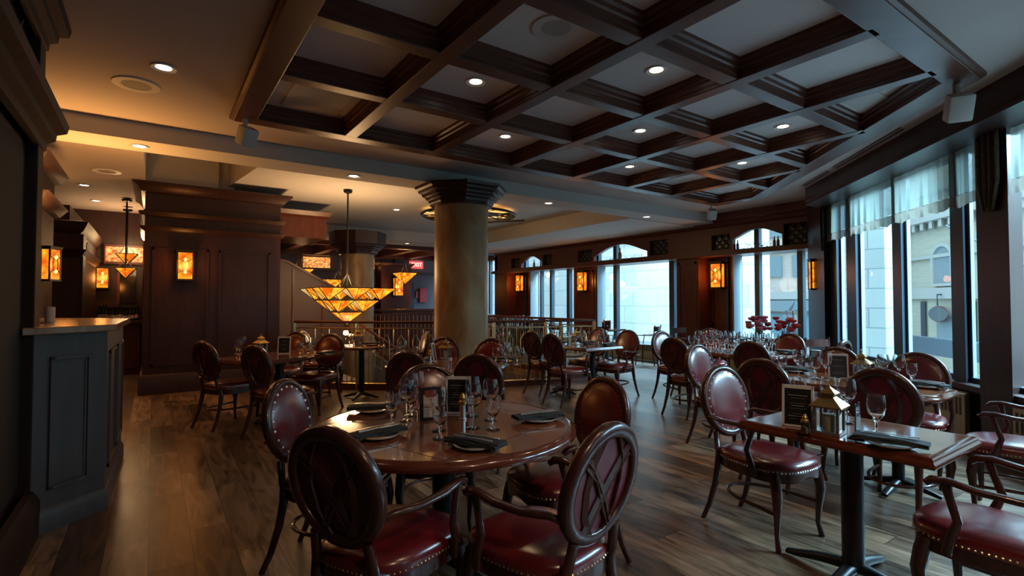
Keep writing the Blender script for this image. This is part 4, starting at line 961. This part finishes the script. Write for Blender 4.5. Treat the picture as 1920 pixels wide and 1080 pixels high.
rect_table(4.57, 1.92, 0, .74, 1.38, 'long polished table with clipped corners under the curtained window', 2, .16)
rect_table(6.12, 3.82, 0, .84, 1.30, 'polished table crowded with glasses in front of the flower window', 2, .16)
rect_table(2.60, 4.62, -radians(50), .84, 1.20, 'rectangular polished table between the round table and the column', 2, .10)
rect_table(1.25, 6.66, -radians(58) + pi / 2, .78, 1.30, 'rectangular polished table beside the dark partition', 1)
for o in C.objects:
    if o.name.startswith('dining_table') and o.get('label', '').startswith('rectangular polished table beside'): o.rotation_euler[2] = -radians(58)
    if o.name.startswith('dining_table') and o.get('label', '').startswith('rectangular polished table between'): o.rotation_euler[2] = -radians(50)
round_table(2.50, 7.42, .34, 'little round pedestal table by the stair railing', False, 0, .26)
rect_table(5.18, 5.75, 0, .72, 1.15, 'polished table at the end of the brass railing', 2)
rect_table(8.75, 8.75, 0, .7, .7, 'small dark table at the far window between wooden chairs', 1)
rect_table(8.72, 4.80, 0, .70, 1.1, 'table by the flower window carrying the red and pink flowers', 1)

# ================================================================== TABLEWARE
wine = tag(MB().lathe([(.0001, .0005), (.034, .001), (.036, .003), (.02, .006), (.0045, .012), (.0035, .05), (.004, .095), (.014, .105), (.034, .125), (.043, .155), (.043, .175), (.038, .205), (.034, .22), (.0328, .2203), (.0367, .205), (.0417, .175), (.0416, .155), (.0325, .127), (.012, .109), (.0001, .107)], 22, cap=False).build('wine_glass', GLASS), None, 'glass')
gob = tag(MB().lathe([(.0001, .0005), (.034, .001), (.036, .003), (.018, .008), (.006, .014), (.006, .05), (.012, .062), (.030, .085), (.036, .115), (.035, .145), (.032, .168), (.0306, .1683), (.0335, .145), (.0345, .115), (.0285, .087), (.010, .067), (.0001, .064)], 22, cap=False).build('water_goblet', GLASS), None, 'glass')
def glass(kind, x, y, z, label, group, s=1.0):
    o = place(wine if kind == 'w' else gob, (x, y, z), random.random() * 6, label=label, group=group); o.scale = (s, s, s); return o
ZT = .7637
# round table
gl1 = [('g', 1.014, 2.535, 'water goblet standing alone at the left of the round table'), ('w', 1.12, 2.60, 'leftmost tall wine glass behind the lone goblet on the round table'), ('w', 1.235, 2.80, 'rear wine glass of the left cluster on the round table'), ('g', 1.19, 2.70, 'goblet in the left cluster on the round table'),
       ('w', 1.166, 2.309, 'tall wine glass in front of the cream menu card'), ('g', 1.105, 2.175, 'front goblet nearest us in the middle of the round table'), ('w', 1.334, 2.258, 'tall wine glass right of the pepper mill on the round table'), ('w', 1.47, 2.50, 'rear tall wine glass of the right cluster on the round table'),
       ('g', 1.401, 2.180, 'rightmost goblet on the round table'), ('w', 1.50, 2.36, 'tall wine glass between the right goblets of the round table'), ('w', 1.30, 2.86, 'wine glass by the lantern at the back of the round table')]
for k, x, y, lab in gl1: glass(k, x, y, ZT, lab, 'glasses on the round table')
gl2 = [('w', 3.0, 1.235, 'large wine glass behind the lantern on the front right table', 1.05), ('w', 3.08, 1.36, 'wine glass half hidden behind the lantern roof on the front right table', 1), ('g', 2.86, 1.05, 'water goblet standing alone on the front right table', 1.12), ('w', 2.98, 1.47, 'farthest wine glass behind the lantern on the front right table', .95)]
for k, x, y, lab, s_ in gl2: glass(k, x, y, ZT, lab, 'glasses on the front right table', s_)
def cluster(pts, label, group, s=1.0):
    for i, (x, y) in enumerate(pts): glass('w' if i % 2 else 'g', x, y, ZT, label, group, s)
cluster([(4.43, 2.32), (4.46, 2.20)], 'one of the two slim glasses at the left end of the long table', 'left glasses on the long table', 1.05)
cluster([(4.49, 2.08), (4.40, 1.96)], 'one of the two glasses in front of the red chair on the long table', 'middle glasses on the long table', 1.1)
cluster([(4.82, 1.74), (4.72, 1.68), (4.66, 1.80), (4.80, 1.60), (4.74, 1.50)], 'glass in the right cluster of the long table', 'right glasses on the long table')
cluster([(.84, 7.02), (.90, 7.08), (.86, 6.94)], 'glass in the left cluster on the partition table', 'left glasses on the partition table')
cluster([(1.38, 6.20), (1.44, 6.28), (1.46, 6.16), (1.52, 6.24)], 'glass in the right cluster on the partition table', 'right glasses on the partition table')
cluster([(2.35, 7.52), (2.27, 7.43), (2.36, 7.34)], 'glass on the little round table', 'glasses on the little round table')
cluster([(2.12, 5.14), (2.20, 5.20), (2.26, 5.02)], 'glass in the left cluster on the table before the column', 'left glasses before the column')
cluster([(2.86, 4.40), (2.94, 4.34), (2.90, 4.26), (2.98, 4.46), (3.0, 4.22)], 'glass in the right cluster on the table before the column', 'right glasses before the column')
cluster([(5.02, 5.62), (5.10, 5.56), (5.32, 5.45), (5.38, 5.38), (5.30, 5.35), (5.40, 5.48)], 'glass on the table at the end of the railing', 'glasses on the railing table')
random.seed(11)
cl = []
for i in range(7):
    for j in range(4): cl.append((5.80 + .15 * j + random.uniform(-.02, .02), 3.35 + .145 * i + random.uniform(-.02, .02)))
cluster(cl, 'glass in the dense crowd of glasses before the flower window', 'crowded glasses before the flower window', 1.12)
# plates, napkins, cutlery
plate = tag(MB().lathe([(.0001, .006), (.06, .005), (.085, .012), (.096, .018), (.094, .013), (.062, .0), (.0001, .0)], 28, cap=False).build('side_plate', CHINA), None, 'plate')
def napkin_mesh():
    m = MB()
    for i, (w_, z0, z1, o) in enumerate(((.054, 0, .007, 0), (.049, .007, .013, .003), (.042, .013, .019, -.003))):
        vs = []; n = 9
        for k in range(n):
            x = -.135 + .27 * k / (n - 1); dz = .006 * sin(k * 1.3 + i) + (-.010 if k in (0, n - 1) else 0)
            for y, z in ((-w_ + o, z0), (w_ + o, z0), (w_ * .96 + o, z1), (-w_ * .96 + o, z1)): vs.append((x, y + .004 * sin(k * 1.7 + i * 2), max(z + dz * .35, -.002)))
        fs = [(0, 1, 2, 3), tuple((n - 1) * 4 + q for q in (3, 2, 1, 0))]
        for k in range(n - 1):
            for q in range(4): fs.append((k * 4 + q, k * 4 + (q + 1) % 4, (k + 1) * 4 + (q + 1) % 4, (k + 1) * 4 + q))
        m.add(vs, fs)
    return m
nap = tag(napkin_mesh().build('napkin', CLOTH, smooth=50), None, 'napkin')
knife = tag(MB().tube([(-.11, 0, 0), (-.02, 0, .002), (0, 0, .001)], [(.0075, .004), (.0065, .0035), (.005, .003)], 6).tube([(0, 0, .001), (.05, 0, .001), (.105, .003, .001)], [(.011, .0018), (.012, .0018), (.003, .001)], 4).build('table_knife', STEEL), None, 'knife')
m = MB().tube([(-.10, 0, .001), (-.04, 0, .004), (.04, 0, .003), (.055, 0, .002)], [(.009, .002), (.006, .002), (.005, .002), (.013, .0022)], 4)
for k in range(4): m.tube([(.053, -.009 + .006 * k, .002), (.10, -.009 + .006 * k, .004)], .002, 4)
fork = tag(m.build('fork', STEEL), None, 'fork')
def setting(x, y, ang, where, group):
    """plate, napkin over it, knife and fork on the napkin; ang: direction of the napkin's long side"""
    c_, s_ = cos(ang), sin(ang)
    place(plate, (x, y, ZT), 0, label='small white plate under the black napkin %s' % where, group='plates ' + group)
    place(nap, (x - s_ * .0, y + c_ * .0, ZT + .0195), ang, label='folded black napkin on a plate %s' % where, group='napkins ' + group)
    place(fork, (x - s_ * .022, y + c_ * .022, ZT + .0435), ang, label='fork lying on the black napkin %s' % where, group='forks ' + group)
    place(knife, (x + s_ * .018, y - c_ * .018, ZT + .0470), ang, label='knife lying on the black napkin %s' % where, group='knives ' + group)
g = 'on the round table'
setting(.875, 2.36, radians(10), 'at the left edge of the round table', g)
setting(1.05, 2.93, radians(-25), 'at the back left of the round table', g)
setting(1.165, 1.955, radians(115), 'at the front of the round table', g)
setting(1.70, 2.20, radians(-12), 'at the right edge of the round table', g)
setting(2.68, .93, radians(-78), 'on the right end of the front right table', 'on the other tables')
g = 'on the other tables'
setting(4.44, 2.44, radians(90), 'at the left end of the long table', g); setting(4.70, 1.40, radians(80), 'at the right end of the long table', g)
setting(4.76, 2.38, radians(90), 'at the back of the long table', g)
setting(1.72, 6.36, radians(35), 'on the right corner of the partition table', g)
setting(2.62, 7.36, radians(-35), 'on the little round table', g)
setting(3.08, 4.60, radians(-50), 'right on the table before the column', g); setting(2.34, 4.96, radians(40), 'at the left of the table before the column', g)
setting(5.40, 5.75, radians(0), 'in the middle of the railing table', g); setting(5.36, 5.28, radians(10), 'at the near end of the railing table', g); setting(5.0, 5.95, 0, 'at the left of the railing table', g)
setting(5.85, 4.30, radians(0), 'at the left end of the crowded table', g); setting(6.35, 3.28, radians(70), 'at the right end of the crowded table', g)
# menus
def menu(x, y, rz, label, w_=.125, h=.20, dark=True, lean=8):
    r = thing('menu_stand', label, 'menu', (x, y, ZT), rz); M_ = Matrix.Rotation(radians(-lean), 4, 'X')
    MB().box(-w_ / 2, w_ / 2, -.004, .004, .004, h, M_).build('card', CARD if dark else CARD, r, smooth=0)
    m = MB(); e = .009
    for b_ in ((-w_ / 2 - e, w_ / 2 + e, -.006, .006, .0, e), (-w_ / 2 - e, w_ / 2 + e, -.006, .006, h - e, h + e), (-w_ / 2 - e, -w_ / 2 + e * .3, -.006, .006, 0, h + e), (w_ / 2 - e * .3, w_ / 2 + e, -.006, .006, 0, h + e)): m.box(*b_, M_)
    m.build('frame', GREYF if dark else CARD, r, smooth=0)
    m = MB(); random.seed(int(x * 100))
    if not dark:
        MB().box(-w_ / 2 + .012, w_ / 2 - .012, -.0062, -.004, .015, h - .03, M_).build('paper', PAPER, r, smooth=0)
        MB().box(-.03, .03, -.0085, -.006, h - .04, h - .008, M_).build('red_clip', REDINK, r, smooth=0)
    z = h - .045; k = 0
    while z > .03:
        L_ = random.uniform(.35, .75) * w_ / 2; hh = .004 if k % 4 == 0 else .0015
        if k not in (2, 6): m.box(-L_, L_, -.0075, -.0045, z, z + hh, M_)
        z -= .013; k += 1
    m.build('printed_lines', INK if dark else REDINK, r, smooth=0)
    return r
menu(1.235, 2.545, radians(-18), 'clipboard menu with cream paper on the round table', .10, .165, False, 4)
menu(1.43, 2.60, radians(-38), 'black menu in a silver frame on the round table', .125, .20)
menu(2.70, 1.34, radians(-70), 'black menu in a silver frame on the front right table', .125, .20, True, 6)
menu(1.32, 6.78, radians(-25), 'black menu in a silver frame on the partition table', .13, .20)
menu(2.48, 5.00, radians(50), 'tilted silver framed menu on the table before the column', .10, .19, True, 10)
menu(4.62, 1.96, radians(-60), 'framed menu behind the glasses of the long table', .125, .20)
menu(8.70, 8.62, radians(-50), 'small dark menu on the far window table', .13, .19)
# acrylic table tent on the front right table
r = thing('acrylic_stand', 'clear acrylic stand holding a pale leaflet beside the brass lantern', 'menu', (2.72, 1.075, ZT), radians(10))
MB().box(-.045, .045, -.035, .035, 0, .004).build('base', CLEAR, r, smooth=0); MB().box(-.043, .043, -.003, .003, .004, .16).build('leaflet_holder', CLEAR, r, smooth=0); MB().box(-.040, .040, -.001, .001, .01, .15).build('leaflet', mat('pale_leaflet', (.42, .62, .70), .5), r, smooth=0)
# lanterns with candles
lan = thing('candle_lantern', '', 'lantern')
MB().box(-.055, .055, -.055, .055, 0, .014).build('base', STEEL, lan, bevel=.003)
for sx in (-1, 1):
    for sy in (-1, 1): MB().box(sx * .046 - .006, sx * .046 + .006, sy * .046 - .006, sy * .046 + .006, .014, .125).build('corner_post', mat('lantern_metal', (.35, .36, .34), .3, .9), lan, smooth=0)
g_ = MB()
for k in range(4):
    a = k * pi / 2; p, q = (.046 * (cos(a) - sin(a)), .046 * (sin(a) + cos(a))), (.046 * (cos(a) + sin(a)), .046 * (sin(a) - cos(a)))
    g_.add([(p[0], p[1], .014), (q[0], q[1], .014), (q[0], q[1], .125), (p[0], p[1], .125)], [(0, 1, 2, 3)])
g_.build('glass', CLEAR, lan, smooth=0)
MB().lathe([(.095, .122), (.095, .128), (.038, .165), (.034, .168), (.034, .180), (.050, .182), (.048, .186), (.008, .212), (.006, .218)], 4).map(lambda v: Vector(((v.x - v.y) * D2, (v.x + v.y) * D2, v.z))).build('roof', BRASS, lan, smooth=0)
MB().tube([(.014 * cos(2 * pi * k / 12), 0, .228 + .014 * sin(2 * pi * k / 12)) for k in range(12)], .002, 5, closed=True).build('ring', BRASS, lan)
cnd = tag(MB().lathe([(.027, 0), (.0275, .002), (.0275, .07), (.024, .073), (.0001, .068)], 20).build('candle', WAX), None, 'candle')
def lantern(x, y, rz, where, s=1.0):
    o = place(lan, (x, y, ZT), rz, label='square brass-roofed candle lantern %s' % where, group='brass candle lanterns'); o.scale = (s, s, s)
    c = place(cnd, (x, y, ZT + .0145 * s), 0, label='pale pillar candle inside the lantern %s' % where, group='candles in the lanterns'); c.scale = (s, s, s)
lantern(2.70, 1.19, radians(8), 'on the front right table', 1.05)
lantern(1.47, 2.74, radians(20), 'behind the menus of the round table', .9)
lantern(2.67, 5.13, radians(40), 'on the table before the column')
lantern(4.80, 1.86, radians(10), 'on the long table')
lantern(1.10, 7.0, radians(25), 'on the partition table'); lantern(2.50, 7.60, radians(15), 'on the little round table'); lantern(8.85, 8.85, 0, 'on the far window table')
lantern(5.20, 5.80, 0, 'on the railing table')
# shakers
shk = thing('salt_shaker', '', 'salt shaker'); MB().lathe([(.021, 0), (.022, .003), (.018, .03), (.019, .055)], 16, cap=False).build('glass', CLEAR, shk); MB().lathe([(.017, .002), (.016, .028)], 12).build('salt', mat('pepper_salt_fill', (.45, .36, .28), .8), shk)
MB().lathe([(.0195, .053), (.020, .062), (.012, .07), (.013, .078), (.008, .084), (.005, .092), (.0001, .094)], 14).build('cap', BRASS, shk)
mil = thing('pepper_mill', '', 'pepper mill'); MB().lathe([(.022, 0), (.022, .006), (.016, .01), (.016, .075), (.02, .08)], 16).build('body', STEEL, mil); MB().lathe([(.02, .08), (.022, .095), (.013, .105), (.018, .115), (.011, .13), (.005, .14), (.0001, .142)], 16).build('cap', BRASS, mil)
place(mil, (1.385, 2.46, ZT), 0, label='brass-topped pepper mill in the middle of the round table'); dup(mil, (2.36, 4.88, ZT), 0, 'brass-topped pepper mill on the table before the column')
place(shk, (2.600, 1.255, ZT), 0, label='glass shaker with brass cap in front of the framed menu on the front right table'); dup(shk, (5.15, 5.50, ZT), 0, 'glass shaker on the railing table')
# flowers on the window table
for x, y, mt_, nm, lab in ((8.70, 4.95, FLOWP, 'flower_bouquet', 'bunch of pink flowers left on the window table'), (8.70, 4.50, FLOWER, 'flower_bouquet', 'bunch of red flowers right on the window table')):
    r = thing(nm, lab, 'flowers', (x, y, ZT)); MB().lathe([(.05, 0), (.06, .1), (.04, .14)], 12, cap=False).build('vase', CLEAR, r)
    m = MB(); l_ = MB()
    for k in range(22):
        a = random.random() * 6.28; q = random.random() ** .5 * .18; z = .16 + random.random() * .20
        MB().lathe([(.0001, -.03), (.044, -.014), (.062, .018), (.04, .03), (.0001, .012)], 7, (q * cos(a), q * sin(a), z), cap=False).build('blossom', mt_, r)
        if 1: l_.tube([(0, 0, .05), (q * cos(a), q * sin(a), z - .01)], .003, 4)
    l_.build('stems', LEAF, r)

# ================================================================== RAILINGS
rl = thing('stair_railing', 'brass railing with wooden handrail around the stairwell', 'railing', (0, 0, 0))
RP = [(1.90, 8.95), (2.68, 8.18), (3.70, 7.36), (6.35, 6.62), (6.35, 12.95)]
MB().tube([(x, y, 1.07) for x, y in RP], [(.032, .022)] * len(RP), 8).build('handrail', WOODR, rl, smooth=50)
MB().tube([(x, y, .09) for x, y in RP], .018, 6).tube([(x, y, .97) for x, y in RP], .010, 6).build('cross_rail', GOLDR, rl)
ps = MB(); kk = MB(); npst = 0
for i in range(len(RP) - 1):
    a, b_ = Vector(RP[i]), Vector(RP[i + 1]); L_ = (b_ - a).length; n = max(1, round(L_ / .95)); d = (b_ - a) / L_; nn = Vector((-d.y, d.x))
    kk.box(0, L_, -.02, .02, 0, .09, Matrix.Translation((a.x, a.y, 0)) @ Matrix.Rotation(math.atan2(d.y, d.x), 4, 'Z'))
    for k in range(n):
        p = a.lerp(b_, k / n); MB().box(p.x - .022, p.x + .022, p.y - .022, p.y + .022, 0, 1.06).build('post', GOLDR, rl, smooth=0, bevel=.003)
    nb = round(L_ / .12)
    for k in range(1, nb):
        p = a.lerp(b_, k / nb)
        if k % 2: ps.tube([(p.x, p.y, .09), (p.x, p.y, .97)], .006, 5)
        else:
            q = d * .05; ps.tube([(p.x - q.x, p.y - q.y, .09), (p.x - q.x, p.y - q.y, .78), (p.x, p.y, .88), (p.x + q.x, p.y + q.y, .78), (p.x + q.x, p.y + q.y, .09)], .006, 5)
ps.build('balusters', GOLDR, rl); kk.build('kick_rail', WOODR, rl, smooth=0)
rl.children[-2]['kind'] = 'stuff'
st = thing('stair_handrail', 'sloping brass and wood handrails going down the stairs', 'handrail', (0, 0, 0))
for y in (9.15, 10.85):
    MB().tube([(2.75, y, 1.05), (3.0, y, 1.02), (6.2, y, -1.16)], .025, 8).build('rail', WOODR, st)
    m = MB().tube([(2.8, y, .8), (6.2, y, -1.5)], .012, 6)
    for k in range(9): x = 2.9 + .4 * k; m.tube([(x, y, 1.05 - (x - 3) * .68 if x > 3 else 1.03), (x, y, -.15 - (x - 2.8) * .68)], .01, 5)
    m.build('bars', GOLDR, st)
fr = thing('far_railing', 'distant wooden capped railing beyond the stairwell', 'railing', (0, 0, 0))
MB().box(2.0, 6.4, 12.95, 13.02, 1.03, 1.08).build('handrail', WOODR, fr, smooth=0)
m = MB()
for k in range(38): m.tube([(2.1 + .115 * k, 12.985, 0.02), (2.1 + .115 * k, 12.985, 1.03)], .008, 5)
m.build('balusters', GOLDR, fr); fr.children[-1]['kind'] = 'stuff'
# far dining tables beyond the stairwell
GF = 'far glasses beyond the stairwell'
far = [(3.9, 14.6), (5.0, 17.2), (8.5, 14.6), (7.7, 11.0), (7.9, 12.9)]
for i, (x, y) in enumerate(far):
    where = ('behind the stairwell at the left', 'behind the stairwell in the middle', 'behind the stairwell at the right', 'between the stairwell and the windows, nearer', 'between the stairwell and the windows, farther')[i]
    rect_table(x, y, 0, .85, 1.1, 'distant polished table %s' % where, 1)
    for k, (dx, dy, b_) in enumerate(((-.62, 0, 90), (.62, 0, 270), (0, -.75, 0))):
        chair('p', x + dx, y + dy, b_, 'distant oval-back chair around the table %s' % where, 'far chairs ' + where)
    for a in range(12): glass('w' if a % 2 else 'g', x - .33 + .13 * (a % 6), y - .25 + .3 * (a // 6), ZT, 'distant glass on the table %s' % where, GF + ' ' + str(where), 1.25)

# ================================================================== LEDGE DECOR
tb = tag(MB().lathe([(.045, 0), (.045, .17), (.018, .22), (.018, .31)], 14).build('display_bottle', mat('display_bottle_brown', (.20, .12, .05), .25)), None, 'bottle')
for x, y, s_, lab in ((9.55, 9.02, 1.0, 'tall brown bottle standing on the ledge in the middle arch'), (9.55, 12.55, .8, 'small bottle on the ledge in the farthest arch'), (9.55, 5.93, .62, 'left red bottle on the ledge in the nearest arch'), (9.55, 5.86, .62, 'second red bottle on the ledge in the nearest arch'),
                      (9.55, 5.12, .62, 'yellow bottle pair on the ledge in the nearest arch, left one'), (9.55, 5.05, .62, 'yellow bottle pair on the ledge in the nearest arch, right one')):
    o = place(tb, (x, y, 2.43), 0, label=lab, group='bottles on the window ledge'); o.scale = (s_, s_, s_)
    if 'yellow' in lab or 'red' in lab:
        o.data = o.data.copy(); o.data.materials[0] = AMBERB if 'yellow' in lab else mat('red_bottle', (.20, .03, .02), .2)
for (a, b_, wh) in ((5.2, 5.85, 'nearest'), (8.3, 9.9, 'middle'), (12.35, 12.9, 'farthest')):
    m = MB()
    for k in range(int((b_ - a) * 90)):
        y = random.uniform(a, b_); x = 9.56 + random.uniform(-.03, .05); z = 2.44 + random.random() * .09
        d = Vector((random.uniform(-1, 1), random.uniform(-1, 1), random.uniform(-.3, 1))).normalized() * .035; e_ = d.orthogonal().normalized() * .012
        p = Vector((x, y, z)); m.add([p, p + d * .5 + e_, p + d, p + d * .5 - e_], [(0, 1, 2, 3)])
    tag(m.build('grape_garland', LEAF, smooth=0), 'dark leafy garland lying on the ledge in the %s arch' % wh, 'garland', None, 'stuff')

# ================================================================== RADIATORS
def radiator(name, pts_fn, L_, label):
    r = thing(name, label, 'radiator', (0, 0, 0)); m = MB()
    pts_fn(m, 0, L_, 0, .16, .03, .40); m.build('case', CREAM, r, smooth=0, bevel=.006)
    m = MB(); k = 0
    while .05 + k * .055 < L_ - .05 and k < 90: pts_fn(m, .05 + k * .055, .08 + k * .055, -.004, .0, .24, .36); k += 1
    m.build('grille', mat('radiator_slot', (.03, .028, .022), .6), r, smooth=0); return r
def rf(y0): return lambda m, a, b_, o0, o1, z0, z1: m.box(9.52 + o0, 9.52 + o1, y0 + a, y0 + b_, z0, z1)
radiator('radiator', rf(7.45), 2.6, 'cream baseboard radiator under the far window'); radiator('radiator', rf(4.6), 1.5, 'cream baseboard radiator under the flower window'); radiator('radiator', rf(11.1), 1.9, 'cream baseboard radiator under the farthest window')
def rd(s0): return lambda m, a, b_, o0, o1, z0, z1: dbox(m, s0 + a, s0 + b_, 4.84 + o0, 4.84 + o1, z0 + .05, z1 + .1)
radiator('radiator', rd(-1.6), 3.3, 'cream radiator at the right edge beside the dark window post'); radiator('radiator', rd(2.3), 3.1, 'cream radiator under the curtained window')

# ================================================================== CURTAINS
def valance(s0, s1, label):
    r = thing('valance_curtain', label, 'curtain', (0, 0, 0), 0, 'sheer valance curtains'); n = int((s1 - s0) / .018)
    def sheet(za, zb, off, sw, ze=0):
        m = MB(); vs = []; rows = 6
        for j in range(rows):
            z = za + (zb - za) * j / (rows - 1)
            for i in range(n + 1):
                s_ = s0 + (s1 - s0) * i / n; amp = .006 + .022 * j / (rows - 1) * sw
                c_ = 5.0 + off - amp * sin(s_ * 31 + 1.3 * sin(s_ * 7)) - .5 * amp * sin(s_ * 73)
                vs.append(dg(s_, c_, z + (ze * .012 * sin(s_ * 18) if j == rows - 1 else 0)))
        fs = [(j * (n + 1) + i, j * (n + 1) + i + 1, (j + 1) * (n + 1) + i + 1, (j + 1) * (n + 1) + i) for j in range(rows - 1) for i in range(n)]
        return m.add(vs, fs)
    sheet(2.94, 2.48, 0, 1).build('sheer_panel', SHEER, r, smooth=80); sheet(2.48, 2.36, 0, 1, 1).build('hem_band', BAND, r, smooth=80)
    MB().tube([dg(s0, 5.0, 2.94), dg(s1, 5.0, 2.94)], .012, 6).build('curtain_rod', IRON, r)
valance(2.14, 5.55, 'long sheer pale green valance over the diagonal window'); valance(-2.2, 1.70, 'sheer pale valance at the right edge beyond the dark post')
for s0, s1, lab in ((1.80, 2.08, 'brown brocade jabot hanging on the dark window post'), (5.55, 5.66, 'narrow brown brocade jabot at the left end of the long valance')):
    m = MB(); vs = []; n = 14
    for j in range(9):
        z = 2.96 - .74 * j / 8; wd = 1 - (.55 * max(0, j - 5) / 3)
        for i in range(n + 1): s_ = s0 + (s1 - s0) * (.5 + (i / n - .5) * wd); vs.append(dg(s_, 4.885 - .02 * sin(i * 1.6), z))
    m.add(vs, [(j * (n + 1) + i, j * (n + 1) + i + 1, (j + 1) * (n + 1) + i + 1, (j + 1) * (n + 1) + i) for j in range(8) for i in range(n)])
    o = m.build('brocade_jabot', BROC, smooth=80); md = o.modifiers.new('t', 'SOLIDIFY'); md.thickness = .012; tag(o, lab, 'curtain')
# remove unlabelled prototypes that were never placed
for o in list(C.objects):
    if o.parent is None and o.type in ('MESH', 'EMPTY') and o.get('kind') is None and not o.get('label'):
        for ch in list(o.children): bpy.data.objects.remove(ch)
        bpy.data.objects.remove(o)
